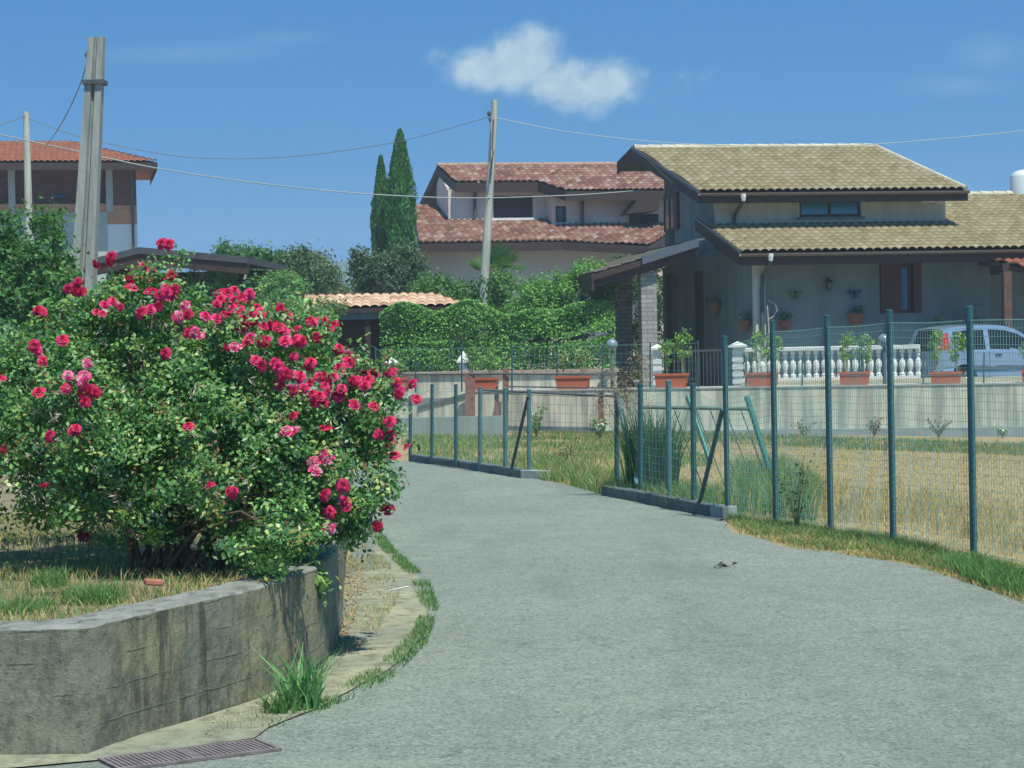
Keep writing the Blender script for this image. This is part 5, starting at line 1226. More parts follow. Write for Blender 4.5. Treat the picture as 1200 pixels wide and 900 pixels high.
zr3 = zE3 + .28 * (vr3 - vE3); mb = MB(); mb.add([(uX, vE3, zE3), (uX, 2 * vr3 - vE3, zE3), (rX[0], vr3, zr3), (uX, vE3, zE3 - .26), (uX, 2 * vr3 - vE3, zE3 - .26)], [(0, 1, 2), (0, 3, 4, 1)]); mb.add([(uN, vr3, zr3), (rX[0], vr3, zr3), (uX, 2 * vr3 - vE3, zE3), (uN, 2 * vr3 - vE3, zE3)], [(0, 1, 2, 3)]); mb.build('hip_roof', simple('new_red_plain', (.48, .17, .09), .85, .15, 4), eL)
uW = H3.v(*c1(480, 700), 0)[0]; zb1 = H3.v(*c1(430, 722), 0)[1]; zb2 = H3.v(*c1(430, 788), 0)[1]; ztop3 = zE3 + .05
uw0 = H3.v(*c1(375, 700), 0)[0]
# upper loggia in shade: brick wall set back, orange parapet band, pale plaster below
mb = MB(); mb.box(uw0, 0, zb1, uW, .3, ztop3); mb.box(uW - .3, .302, zb2, uW, 6, ztop3); mb.build('brick_wall', m_brick_shade, eL)
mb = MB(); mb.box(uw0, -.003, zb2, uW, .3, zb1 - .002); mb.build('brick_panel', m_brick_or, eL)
mb = MB(); mb.box(uw0, -.006, -1, uW, .3, zb2 - .002); mb.box(uW - .3, .302, -1, uW, 6, zb2 - .002); mb.build('plaster_wall', m_white, eL)
mb = MB(); mb.box(uN, .55, zb1 - .3, uw0 - .01, .85, ztop3 + .25); mb.build('back_brick_wall', m_brick_shade, eL)
zc1 = H3.v(*c1(140, 717), 0)[1]; zc2 = H3.v(*c1(140, 747), 0)[1]
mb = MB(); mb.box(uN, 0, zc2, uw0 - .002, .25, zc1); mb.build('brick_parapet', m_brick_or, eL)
mb = MB(); mb.box(uN, -.02, -1, uw0 - .002, .9, zc2 - .002); mb.build('rough_wall', simple('grey_plaster', (.42, .44, .40), .9, .15, 2), eL)
for x0, x1 in ((28, 52), (372, 396), (-200, -176)):
    a, b = H3.v(*c1(x0, 640), -.03)[0], H3.v(*c1(x1, 640), -.03)[0]; mb = MB(); mb.box(a, -.03, zc2 + .0, b, .3 if x0 != 372 else -.004, ztop3 + .1); mb.build('concrete_column', simple('grey_plaster', (.42, .44, .40), .9, .15, 2), eL)
mb = MB(); a = H3.v(*c1(466, 750), -.1); mb.tube([(a[0], -.08, -1), (a[0], -.08, ztop3 - .2)], .05, 8); mb.build('downpipe', m_pipe, eL, True)
wv = (H3.v(*c1(190, 690), 0.54)[0], H3.v(*c1(232, 690), 0.54)[0], H3.v(*c1(210, 698), 0.54)[1], H3.v(*c1(210, 680), 0.54)[1]); window(eL, m_wood, 'v', 0.54, *wv, 1, .05, -.03)
mb = MB(); mb.box(H3.v(*c1(130, 100), -.3)[0] * 0 + H3.v(*c1(330, 600), 0)[0], -.02 + .3, zc1 + .9, uw0 - .1, .545, ztop3); mb.build('shaded_bay', m_brick_shade, eL)

# ---------------------------------------------------------------- dark roofed carport behind the roses
H4 = Frame(160, 320, 50, R(-3), YARD)
e4 = empty('carport', H4.o, H4.th, 'dark flat fascia carport roof on a brick pillar behind the rose bush', 'carport')
def h4(px, py, v=0): u, z = H4.v(px, py, v); return u, z
(a, za), (b, zb2_), (c, zc_) = h4(112, 302), h4(163, 289.5), h4(290, 301)
mb = MB()
for (u0, z0), (u1, z1) in (((a, za), (b, zb2_)), ((b, zb2_), (c, zc_))):
    mb.prism([(u0, 0, z0 - .16), (u1, 0, z1 - .16), (u1, 6, z1 - .16), (u0, 6, z0 - .16)], [(u0, 0, z0), (u1, 0, z1), (u1, 6, z1), (u0, 6, z0)])
mb.build('roof', simple('dark_sheet', (.07, .075, .085), .6, .2, 3), e4)
mb = MB()
for (u0, z0), (u1, z1) in (((a, za), (b, zb2_)), ((b, zb2_), (c, zc_))):
    mb.prism([(u0 + .01, .05, z0 - .42), (u1 - .001, .05, z1 - .42), (u1 - .001, .2, z1 - .42), (u0 + .01, .2, z0 - .42)], [(u0 + .01, .05, z0 - .163), (u1 - .001, .05, z1 - .163), (u1 - .001, .2, z1 - .163), (u0 + .01, .2, z0 - .163)])
mb.build('beam', m_wood, e4)
q0, _ = h4(149, 320); q1, _ = h4(165, 320)
mb = MB(); mb.box(q0, .25, -.3, q1, .6, h4(157, 306)[1]); mb.build('pillar', simple('tan_pillar', (.42, .30, .19), .9, .12, 4), e4)
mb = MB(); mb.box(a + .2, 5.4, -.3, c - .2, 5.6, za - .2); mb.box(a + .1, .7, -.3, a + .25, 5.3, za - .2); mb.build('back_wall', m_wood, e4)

# ---------------------------------------------------------------- tiled shed behind the left planters
H5 = Frame(440, 380, 53, R(2), YARD)
e5 = empty('shed', H5.o, H5.th, 'low open shed with wavy terracotta tiled roof left of the clipped hedge', 'shed')
vs0 = -.4; zs0 = H5.v(440, 361, vs0)[1]; ps = .22
def rs(px, py): return H5.roof(px, py, zs0, ps, vs0)
t0, t1 = rs(338, 346), rs(505, 346.5); u5 = H5.v(347, 361, vs0)[0]; u6 = H5.v(550, 363, vs0)[0]; vt = (t0[1] + t1[1]) / 2; print('shed top v', t0, t1)
poly5 = [(u5, vs0), (u6, vs0), (t1[0], vt), (t0[0], vt)]
tile_surface('roof_tiles', m_tile_shed, e5, poly5, zs0, ps, vs0, .24, .4, .05, .03)
mb = MB(); slab(mb, poly5, zs0, ps, vs0, .1, .012); mb.build('roof_boards', m_wood, e5)
mb = MB(); mb.box(u5 + .2, vs0 + .1, zs0 - .28, u6 - .2, vs0 + .25, zs0 - .101); mb.build('beam', simple('blue_grey_beam', (.16, .20, .22), .7, .2, 5), e5)
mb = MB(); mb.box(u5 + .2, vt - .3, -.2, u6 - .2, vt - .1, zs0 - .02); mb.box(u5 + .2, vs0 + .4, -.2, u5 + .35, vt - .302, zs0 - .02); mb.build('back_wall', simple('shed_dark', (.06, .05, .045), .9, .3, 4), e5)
for px in (352, 428, 520):
    u_ = H5.v(px, 380, 0)[0]; mb = MB(); mb.box(u_, -.25, -.3, u_ + .14, -.11, zs0 - .282); mb.build('post', m_wood, e5)
# ================================================================ ROSE BUSH
m_bark = simple('bark_brown', (.10, .075, .05), .9, .3, 12, .4)
m_leaf = attr_mat('rose_leaf', .42, .30, .45)
def lobe(px, py, rx, ry, Y, dep=None):
    c = P(px, py, Y); s = Y / FPX; return (Vector(c), (rx * s, (dep if dep else (rx + ry) / 2 * s), ry * s))
LB = [lobe(75, 485, 125, 118, 11.4, .62), lobe(185, 445, 112, 118, 11.9, .7), (lobe(165, 362, 70, 52, 12.1, .35)), lobe(285, 440, 105, 88, 11.7, .6),
      lobe(370, 478, 72, 72, 11.6, .45), lobe(250, 550, 140, 84, 11.25, .55), lobe(385, 560, 66, 68, 11.35, .42), lobe(70, 560, 130, 62, 11.35, .5),
      lobe(440, 480, 42, 44, 11.5, .25), lobe(110, 395, 62, 50, 12, .35), lobe(330, 400, 66, 42, 12.0, .4), lobe(-60, 490, 140, 120, 11.8, .6), 
      lobe(345, 610, 62, 44, 11.2, .32), lobe(200, 592, 100, 38, 11.3, .4), lobe(445, 560, 24, 42, 11.4, .2), lobe(25, 420, 70, 50, 11.9, .35), lobe(415, 615, 34, 26, 11.3, .18), lobe(295, 645, 60, 28, 11.25, .25), lobe(240, 490, 90, 70, 11.5, .6), lobe(330, 520, 70, 60, 11.4, .5), lobe(335, 640, 50, 26, 10.7, .28), lobe(322, 634, 52, 32, 10.42, .24), lobe(150, 530, 90, 60, 11.3, .5)]
bc = onbed(205, 668); eB = empty('rose_bush', bc, 0, 'big rambling rose bush covered in red and pink roses on the mossy planter wall', 'rose bush')
LBl = [(tuple(c - bc), r) for c, r in LB]
RL = [(.09, .22, .07), (.14, .31, .085), (.24, .42, .12), (.065, .17, .075), (.42, .50, .16), (.30, .26, .08), (.28, .13, .07)]
# leaf sprays: compound leaves of 5 leaflets gathered along shoots
SH = []   # shoots that stick out of the mound
for i in range(95):
    l = LBl[rng.integers(0, len(LBl))]; d = unit(rng.normal(0, 1, 3) + np.array([0, -.35, .55])); a = Vector(l[0]) + Vector([d[k] * l[1][k] * .85 for k in range(3)]); b = a + Vector(d) * rng.uniform(.06, .17) + Vector((0, 0, rng.uniform(-.04, .08))); SH.append((a, b))
def rose_leaves():
    p, nr = crown_points(LBl, 17500, .065, 13, .7)
    ex = np.array([a.lerp(b, rng.uniform(.1, 1.05)) for a, b in SH for _ in range(11)]) + rng.normal(0, .012, (len(SH) * 11, 3)); p = np.concatenate([p, ex]); nr = np.concatenate([nr, np.tile([0, -.4, .8], (len(ex), 1))])
    n = len(p); ax_ = unit(np.cross(unit(nr + rng.normal(0, .5, (n, 3))), rng.normal(0, 1, (n, 3)))); nn = unit(nr + rng.normal(0, .45, (n, 3))); sd_ = unit(np.cross(nn, ax_))
    P_, N_, C_ = [], [], []; col = pick_cols(n, RL, [4, 4, 3, 3, 1.1, .5, .35], .25)
    for (a, b) in ((0, .0), (.045, .032), (.045, -.032), (.012, .028), (.012, -.028)):
        off = a if (a or b) else .078
        P_.append(p + ax_ * off + sd_ * b * 1.0); N_.append(nn); C_.append(col)
    return np.concatenate(P_), np.concatenate(N_), np.concatenate(C_)
p_, n_, c_ = rose_leaves()
inside = (p_[:, 2] > .06) | (p_[:, 0] > .45)
p_, n_, c_ = p_[inside], n_[inside], c_[inside]
v_, f_, _ = leaves(p_, n_, .036, .58, RL, None, .25, .15)
np_mesh('foliage', v_, f_, m_leaf, eB, np.clip(c_ * rng.uniform(.85, 1.15, (len(c_), 1)), 0, 1))
# stems: arching canes from the root
st = MB(); tips = []
for i in range(46):
    l = LBl[rng.integers(0, len(LBl))]; d = unit(rng.normal(0, 1, 3)); tipv = Vector(l[0]) + Vector((d[0] * l[1][0], d[1] * l[1][1], abs(d[2]) * l[1][2])) * .9
    b = Vector((rng.uniform(-.28, .3), rng.uniform(-.12, .12), -.04)); mid = b.lerp(tipv, .45) + Vector((0, 0, .22)); pts = [b, b.lerp(mid, .5) + Vector((0, 0, .1)), mid, mid.lerp(tipv, .6) + Vector((0, 0, .08)), tipv]
    st.tube(pts, rng.uniform(.007, .018), 5, .003); tips.append(tipv)
for a, b in SH: st.tube([a - (b - a) * .8, a, b], .004, 4, .002)
q = P(197, 290, 12.1) - bc; b = P(200, 345, 12.1) - bc; st.tube([b, b.lerp(q, .5) + Vector((.01, 0, 0)), q], .006, 5, .003)
st.build('stem', m_bark, eB, True)
# blooms
m_red = newmat('rose_petal'); t = NT(m_red); at_ = t.n('ShaderNodeAttribute', attribute_name='tint')
b_ = t.n('ShaderNodeBsdfPrincipled'); t.l(at_.outputs['Color'], b_.inputs['Base Color']); b_.inputs['Roughness'].default_value = .55; b_.inputs['Specular IOR Level'].default_value = .2
tr_ = t.n('ShaderNodeBsdfTranslucent'); t.l(at_.outputs['Color'], tr_.inputs[0]); mx_ = t.n('ShaderNodeMixShader'); mx_.inputs[0].default_value = .25; t.l(b_.outputs[0], mx_.inputs[1]); t.l(tr_.outputs[0], mx_.inputs[2]); o_ = t.n('ShaderNodeOutputMaterial'); t.l(mx_.outputs[0], o_.inputs[0])
def rose_geo(R_, cols, c=(0, 0, 0), openf=1.0, white=False):
    """cupped petals in four whorls; returns vertices, quads, colours"""
    V, F, Cc = [], [], []; c = np.array(c); tilt = rng.normal(0, .35, 2)
    for ring, (n, rr, lift, sz) in enumerate(((7, .78, .02, .62), (6, .55, .20, .55), (5, .34, .34, .45), (4, .14, .42, .32))):
        for k in range(n):
            a = 2 * PI * (k + ring * .5) / n + rng.uniform(-.25, .25); u = np.array([math.cos(a), math.sin(a), 0]); s = np.array([-u[1], u[0], 0]); w = sz * R_ * rng.uniform(.8, 1.1)
            base = u * rr * R_ * .25 + np.array([0, 0, lift * R_ * .4]); m1 = u * rr * R_ * .75 + np.array([0, 0, (lift + .18) * R_]); tip = u * rr * R_ * (1.15 * openf) + np.array([0, 0, (lift + .30 - .28 * (3 - ring) / 3) * R_ + rng.uniform(-.05, .05) * R_])
            i = len(V); V += [base - s * w * .25, base + s * w * .25, m1 - s * w * .55, m1 + s * w * .55, tip - s * w * .38, tip + s * w * .38]
            F += [(i, i + 1, i + 3, i + 2), (i + 2, i + 3, i + 5, i + 4)]
            cc = np.array(cols[rng.integers(0, len(cols))]) * rng.uniform(.8, 1.15); inn = np.array((.75, .55, .55)) if white and ring > 1 else cc
            Cc += [inn, cc]
    V = np.array(V); rx = np.array([[1, 0, 0], [0, math.cos(tilt[0]), -math.sin(tilt[0])], [0, math.sin(tilt[0]), math.cos(tilt[0])]]); V = V @ rx.T + c
    return V, np.array(F), np.clip(np.array(Cc), 0, 1)
REDS = [(.66, .03, .12), (.74, .045, .17), (.58, .02, .07)]; PINK = [(.70, .03, .16), (.78, .08, .24), (.72, .03, .12)]; FADE = [(.75, .10, .26), (.70, .30, .38), (.68, .04, .15)]
protos = {}
for kind, cols, wh in (('red', REDS, False), ('pink', PINK, False), ('fade', FADE, True)):
    for size, cnt in (('S', 1), ('M', 2), ('L', 5)):
        for var in (0, 1):
            Vs, Fs, Cs = [], [], []; off = 0
            for i in range(cnt):
                c0 = (0, 0, 0) if cnt == 1 else tuple(rng.normal(0, 1, 3) * ([.030, .030, .012] if cnt == 2 else [.052, .045, .016]))
                V, F, Cc = rose_geo(rng.uniform(.036, .046), cols if rng.random() < .75 else REDS, c0, 1, wh); Vs.append(V); Fs.append(F + off); Cs.append(Cc); off += len(V)
            o = np_mesh('bloom', np.concatenate(Vs), np.concatenate(Fs), m_red, None, np.concatenate(Cs)); protos[kind, size, var] = o.data; bpy.data.objects.remove(o)
B = '''128 311 L r;92 340 L r;48 363 M r;120 367 M r;131 354 M p;167 325 M r;177 316 M p;200 325 M r;187 353 L p;167 367 S r;200 345 M p;218 358 S f;218 385 L r;40 403 M p;75 399 S r;51 423 S r;95 437 L f;103 462 L r;47 460 S r;60 511 S r;90 506 M r;7 527 S r;53 567 S p;222 500 S p;273 577 S r;248 569 S r;155 338 S f;257 355 M r;283 355 L p;290 403 M f;267 407 S p;197 286 M r;2 445 S r;
275 351 L r;292 374 L r;315 370 L p;328 378 M f;362 374 M p;379 376 S r;389 386 M r;349 386 S p;372 396 S r;398 408 M r;326 397 L p;309 399 M r;290 401 M p;315 427 L p;330 443 M r;364 429 M r;381 444 L r;364 462 L r;372 472 M r;408 460 L r;343 457 S r;383 459 S p;436 437 M r;452 441 L r;419 429 M f;469 458 S r;484 450 S r;488 468 S r;438 476 S r;457 494 S r;457 511 M r;478 524 S p;444 509 S r;463 534 S r;381 502 M r;338 512 M f;372 543 L f;402 569 S r;382 580 S r;273 578 M r;407 594 M p;455 597 S r;387 600 S r;443 616 S r;386 618 S f;101 624 M r;240 398 M f;252 372 M p;335 365 M p;260 348 M r;300 362 M r;142 360 S p;210 372 S f;345 418 S p;352 440 S r;415 445 M r;430 450 M r;462 448 M r;398 432 S p;350 402 M r;180 342 M r;356 452 M p'''
def bush_hit(px, py):
    d = ray(px, py).normalized(); best = None
    for c, r in LB:
        rr = Vector((r[0] * 1.02, r[1] * 1.02, r[2] * 1.02)); oc = CAMP - c; a = sum((d[i] / rr[i]) ** 2 for i in range(3)); b = 2 * sum(oc[i] * d[i] / rr[i] ** 2 for i in range(3)); c_ = sum((oc[i] / rr[i]) ** 2 for i in range(3)) - 1; D = b * b - 4 * a * c_
        if D > 0:
            t_ = (-b - math.sqrt(D)) / (2 * a)
            if best is None or t_ < best: best = t_
    if best is None: best = 11.7 / d.y
    return CAMP + d * best
kk = {'r': 'red', 'p': 'pink', 'f': 'fade'}
for i, l in enumerate(B.replace('\n', '').split(';')):
    a = l.split(); p = bush_hit(float(a[0]), float(a[1])); o = bpy.data.objects.new('bloom', protos[kk[a[3]], a[2], i % 2]); COL.objects.link(o); o.parent = eB; o.location = p - bc + Vector((0, -.03, 0))
    v = (Vector((0, -1, .55)) + Vector(rng.normal(0, .35, 3))).normalized(); o.rotation_euler = v.to_track_quat('Z', 'Y').to_euler(); o.rotation_euler.rotate_axis('Z', rng.uniform(0, 6))
    s = rng.uniform(.80, 1.08); o.scale = (s, s, s)
# withered star-like seed heads
wp = np.array([np.array(bush_hit(rng.uniform(10, 430), rng.uniform(380, 620)) - bc) for _ in range(60)]); wv = np.repeat(wp, 7, 0) + rng.normal(0, .012, (420, 3)); vv, ff, cc = leaves(wv, rng.normal(0, 1, wv.shape), .04, .22, [(.45, .42, .30), (.35, .34, .24), (.5, .38, .28)], None, .5)
tag(np_mesh('withered_heads', vv, ff, attr_mat('dry_leaf', .8, .1, .1), eB, cc), kind='stuff')
# shadow-side sprig hanging on the wall face
sp_c = P(368, 684, 11.05)
foliage('hanging_foliage', [(tuple(sp_c - bc), (.09, .07, .10))], 180, .045, RL[:5], eB, clump=.05, per=12, mat=m_leaf)
sm_ = MB(); sm_.tube([P(340, 660, 11.3) - bc, sp_c - bc], .006, 5); sm_.build('stem', m_bark, eB)

# ================================================================ TREES AND HEDGES
TG = [(.07, .18, .055), (.09, .23, .06), (.13, .30, .09), (.045, .12, .045)]
def tree(name, label, cat, base, lobes_px, Y, n, leaf, cols, wts=None, clump=.22, per=26, trunk_r=.12, inner=.6, asp=.5, dep=None, group=None, z0=None, branches=6):
    c = P(base[0], base[1], Y); c.z = YARD if z0 is None else z0
    e = empty(name, c, 0, label, cat, group); lb = []
    for l in lobes_px:
        q = P(l[0], l[1], Y + (l[4] if len(l) > 4 else 0)); s = Y / FPX; lb.append((tuple(q - c), (l[2] * s, dep or (l[2] + l[3]) / 2 * s, l[3] * s)))
    foliage('crown', lb, n, leaf, cols, e, wts, clump, per, inner, asp)
    mb = MB(); top = Vector(lb[0][0]); mb.tube([(0, 0, -.1), top * .35 + Vector((trunk_r * .6, 0, 0)), top * .75], trunk_r, 8, trunk_r * .5)
    for i in range(min(branches, len(lb) * 3)):
        l = lb[i % len(lb)]; d = unit(rng.normal(0, 1, 3)); mb.tube([top * (.3 + .05 * i), (top * .5 + Vector(l[0]) * .4), Vector(l[0]) + Vector((d[0] * l[1][0], d[1] * l[1][1], d[2] * l[1][2])) * .6], trunk_r * .4, 6, trunk_r * .12)
    mb.build('trunk', m_bark, e, True); return e
z25 = gh(-6, 26)
tree('broad_shrub', 'tall dark green shrub at the left edge in front of the brick house', 'tree', (25, 420), [(20, 470, 70, 50), (30, 340, 46, 50), (-30, 330, 56, 64), (56, 350, 34, 56), (50, 295, 22, 30), (10, 298, 20, 30), (68, 310, 16, 34), (30, 400, 70, 45), (55, 262, 10, 20), (14, 268, 8, 18)], 26, 22000, .085, TG + [(.16, .18, .06)], [4, 4, 3, 2, .8], .12, 26, .1, .6, dep=.9, z0=z25)
SOFT = [(.16, .33, .13), (.21, .40, .15), (.28, .46, .19), (.12, .25, .10)]
tree('round_shrub', 'round soft green shrub between the carport and the roses', 'tree', (248, 380), [(248, 327, 32, 26), (244, 345, 36, 22), (262, 318, 18, 16), (250, 372, 34, 22), (250, 402, 30, 22)], 51.5, 26000, .06, SOFT, None, .09, 26, .08, .5)
tree('round_shrub', 'second round soft shrub, right of the first and lower', 'tree', (320, 390), [(312, 345, 30, 24), (335, 338, 26, 20), (295, 352, 20, 22), (318, 375, 34, 22), (318, 404, 30, 22)], 52, 24000, .06, SOFT, None, .09, 26, .08, .5)
tree('broadleaf_tree', 'dark tree rising behind the carport roof right of its ridge', 'tree', (275, 380), [(285, 308, 34, 16), (262, 296, 10, 9), (300, 315, 22, 18)], 62, 7000, .13, TG, None, .2, 24, .12)
tree('broadleaf_tree', 'loose mid green tree with twiggy top behind the second round shrub', 'tree', (350, 380), [(340, 315, 30, 20), (365, 325, 30, 26), (352, 298, 12, 9), (330, 302, 8, 8)], 64, 8000, .12, [(.10, .18, .07), (.14, .22, .09), (.07, .13, .05)], None, .22, 16, .12, .8)
tree('broadleaf_tree', 'thin olive green tree left of the shed roof, sky showing through', 'tree', (385, 385), [(380, 335, 24, 22), (398, 345, 16, 14), (372, 310, 12, 14)], 66, 3600, .12, [(.14, .19, .10), (.18, .22, .12)], None, .25, 12, .1, .9)
tree('low_shrub', 'low light green shrub just above the topmost left roses', 'shrub', (270, 400), [(285, 365, 40, 16), (340, 372, 34, 16), (385, 362, 24, 14), (330, 395, 60, 24)], 50.8, 11000, .09, [(.16, .26, .10), (.12, .22, .08)], None, .12, 22, .05)
tree('low_shrub', 'small bright green shrub at the left foot of the shed', 'shrub', (338, 400), [(338, 362, 12, 12), (336, 385, 14, 16), (336, 408, 15, 16)], 50.6, 3600, .08, [(.16, .28, .09), (.12, .22, .07)], None, .08, 22, .04)
# cypresses
def cypress(px, ytop, ybot, w, Y, label):
    c = P(px, ybot, Y); c.z = YARD; top = P(px, ytop, Y).z - c.z; r = w / 2 * Y / FPX; e = empty('cypress', c, 0, label, 'cypress', 'pair of cypresses'); n = int(17000)
    z = rng.random(n) ** .9; prof = np.where(z < .72, 1 - .25 * z, (1 - .18) * np.clip((1 - z) / .28, 0, 1) ** .62); a = rng.uniform(0, 2 * PI, n)
    rr = r * prof * (.35 + .65 * np.sqrt(rng.random(n))) * (1 + .14 * np.sin(a * 4 + z * 19) + .10 * np.sin(a * 7 - z * 41))
    p = np.column_stack([rr * np.cos(a) + z * .1, rr * np.sin(a), .7 + z * (top - .7)]); nr = np.column_stack([np.cos(a), np.sin(a), np.full(n, .5)])
    s = .17; nn = unit(nr + rng.normal(0, .4, nr.shape)); tt = unit(np.column_stack([np.cos(a) * .25, np.sin(a) * .25, np.ones(n)]) + rng.normal(0, .25, (n, 3))); bb = unit(np.cross(nn, tt)); L_ = (s * rng.uniform(.6, 1.3, n))[:, None]
    v = np.stack([p - tt * L_ * .5, p + bb * L_ * .16, p + tt * L_ * .5, p - bb * L_ * .16], 1).reshape(-1, 3)
    np_mesh('crown', v, np.arange(n * 4).reshape(n, 4), attr_mat('leaf'), e, pick_cols(n, [(.06, .20, .05), (.09, .27, .07), (.13, .34, .09), (.045, .14, .045)]))
    mb = MB(); mb.tube([(0, 0, -.1), (0, 0, top * .8)], .12, 8, .03); mb.build('trunk', m_bark, e, True)
cypress(469, 153, 330, 42, 68, 'taller and thicker of the two dark cypresses')
cypress(446, 184, 330, 27, 69, 'shorter and thinner dark cypress on the left of the pair')
tree('olive_tree', 'grey green tree crowding the foot of the two cypresses', 'tree', (455, 370), [(455, 322, 36, 26), (475, 312, 22, 20), (430, 325, 20, 26), (420, 305, 12, 14)], 62, 10000, .12, [(.09, .15, .07), (.13, .19, .10), (.06, .11, .05)], None, .2, 24, .14)
HG = [(.12, .30, .06), (.18, .42, .09), (.30, .54, .13), (.06, .17, .045)]
def hedge(name, label, x0, x1, y0, y1, Y, n, depth=1.1, cols=HG, leaf=.075):
    a = P(x0, y1, Y); b = P(x1, y1, Y); z1 = P(x0, y0, Y).z; z0 = YARD; e = empty(name, (a.x, a.y, z0), math.atan2(b.y - a.y, b.x - a.x), label, 'hedge'); W = (b - a).length; h = z1 - z0
    # most leaves sit in the front, top and end skins of the block, with bulges
    u = rng.uniform(0, W, n); face = rng.random(n); d = np.where(face < .6, rng.random(n) ** 1.3 * .6, rng.random(n) * depth); z = np.where(face < .6, rng.random(n) * h, h - rng.random(n) ** 2 * .3)
    bul = np.array([noise.noise(Vector((a_ * 1.1, b_ * 1.3, 5))) for a_, b_ in zip(u, z)]); rise = (u / W) * .35 + .18 * np.sin(u * 1.1) ; p = np.column_stack([u, d - bul * .38, z * (1 + rise / h) + bul * .3 * (z > h * .6)])
    vv, ff, cc = leaves(p, np.column_stack([np.zeros(n), -np.ones(n), np.full(n, .7)]), leaf, .6, cols, None, .7); np_mesh('foliage', vv, ff, attr_mat('leaf'), e, cc)
    mb = MB(); 
    for i in range(max(3, int(W / .6))): x = (i + .5) * .6; x = min(x, W - .1); mb.tube([(x, depth * .5, -.2), (x + .05, depth * .45, h * .5), (x, depth * .5, h * .8)], .035, 5, .012)
    mb.build('stem', m_bark, e); return e
hedge('clipped_hedge', 'long clipped green hedge behind the tile capped parapet', 446, 722, 370, 434, 51.5, 46000)
tree('climbing_shrub', 'leafy climbing shrub mass above the hedge beside the side porch', 'shrub', (660, 430), [(680, 350, 40, 36), (640, 345, 34, 24), (705, 335, 20, 18), (650, 375, 60, 26), (690, 318, 22, 12), (620, 365, 30, 22), (712, 380, 12, 46)], 53.2, 21000, .085, HG, None, .14, 24, .08, .6, dep=.8)
tree('leafy_shrub', 'dark leafy shrub between the olive tree and the climbing shrub', 'shrub', (530, 430), [(520, 345, 36, 22), (560, 350, 36, 24), (500, 335, 20, 14), (585, 335, 22, 18), (600, 390, 80, 40), (520, 395, 60, 34)], 55, 20000, .10, [(.09, .23, .05), (.14, .30, .07), (.06, .15, .04)], None, .16, 24, .08, .6, dep=.9)
tree('broadleaf_tree', 'dark greenery seen between the stone pillars of the side porch', 'tree', (745, 440), [(745, 360, 40, 60), (720, 330, 26, 30), (770, 345, 26, 40), (745, 420, 44, 40)], 66, 12000, .12, [(.05, .13, .04), (.09, .2, .05), (.03, .08, .03)], None, .16, 24, .1, .6, dep=1.2)
# fan palm
c = P(583, 345, 57.5); c.z = YARD; e = empty('fan_palm', c, 0, 'fan palm spreading its fronds in front of the red tiled house', 'palm'); hz = P(583, 330, 57.5).z - YARD
mb = MB(); mb.tube([(0, 0, -.1), (.05, 0, hz * .6), (0, 0, hz)], .16, 10, .13); mb.build('trunk', m_bark, e, True)
V, F, Cc = [], [], []; stt = MB()
for i in range(24):
    a = rng.uniform(0, 2 * PI); el = rng.uniform(-.3, 1.35); d = Vector((math.cos(a) * math.cos(el), math.sin(a) * math.cos(el), math.sin(el))); L_ = rng.uniform(.5, .75); b = Vector((0, 0, hz)); hub = b + d * L_; stt.tube([b, b + d * L_ * .5 + Vector((0, 0, .03)), hub], .018, 5, .01)
    s = d.cross(Vector((0, 0, 1))).normalized(); w = d * 1.0
    for k in range(17):
        th = (k - 8) / 8 * 1.35; dd = (d * math.cos(th) + s * math.sin(th)); ll = rng.uniform(.5, .68) * (1 - .25 * abs(th) / 1.35); tip = hub + dd * ll + Vector((0, 0, -.22 * ll * (1 if el < .6 else .3))); mid = hub + dd * ll * .55; sw = dd.cross(d.cross(s)).normalized() * .022
        j = len(V); V += [hub, mid + sw, tip, mid - sw]; F.append((j, j + 1, j + 2, j + 3)); Cc.append(np.array((.09, .20, .06)) * rng.uniform(.7, 1.3))
np_mesh('frond', np.array([tuple(v) for v in V]), np.array(F), attr_mat('leaf'), e, np.array(Cc)); stt.build('leaf_stalk', simple('green_stem', (.34, .30, .14), .8, .2, 20), e)

# ================================================================ POLES AND WIRES
def pole_h(pxt, pyt, pxb, pyb, Y, wt, wb, label):
    T = P(pxt, pyt, Y); Bm = P(pxb, pyb, Y); d = (T - Bm) / (T.z - Bm.z); z0 = gh(Bm.x, Y); b = T + d * (z0 - T.z); b.z = z0
    s = Y / FPX; e = empty('utility_pole', b, 0, label, 'utility pole'); t_ = T - b; wt *= s / 2; wb *= s / 2; wb = wt + (wb - wt) * (T.z - z0) / (T.z - Bm.z)
    mb = MB(); prof = lambda w: [(-w, -w * .8), (-w * .25, -w * .8), (-w * .12, -w * .35), (w * .12, -w * .35), (w * .25, -w * .8), (w, -w * .8), (w, w * .8), (w * .25, w * .8), (w * .12, w * .35), (-w * .12, w * .35), (-w * .25, w * .8), (-w, w * .8)]
    n = 10; pr = []
    for i in range(n + 1):
        f = i / n; w = wb + (wt - wb) * f; c_ = t_ * f; pr.append([(c_.x + x, c_.y + y, c_.z) for x, y in prof(w)])
    for a, b_ in zip(pr, pr[1:]): 
        m = 12; mb.add(a + b_, [(k, (k + 1) % m, m + (k + 1) % m, m + k) for k in range(m)])
    mb.add(pr[-1], [tuple(range(12))]); mb.build('shaft', m_pole, e)
    return e, b, t_, wt
e, b, t_, wt = pole_h(113.5, 44, 98, 330, 29, 18, 27, 'tall near grooved concrete pole rising behind the rose bush')
q = P(112, 97, 29) - b; mb = MB(); mb.box(q.x - wt * 1.5, q.y - wt * 1.3, q.z - .03, q.x + wt * 1.35, q.y + wt * 1.3, q.z + .03); mb.build('bracket', m_dk, e)
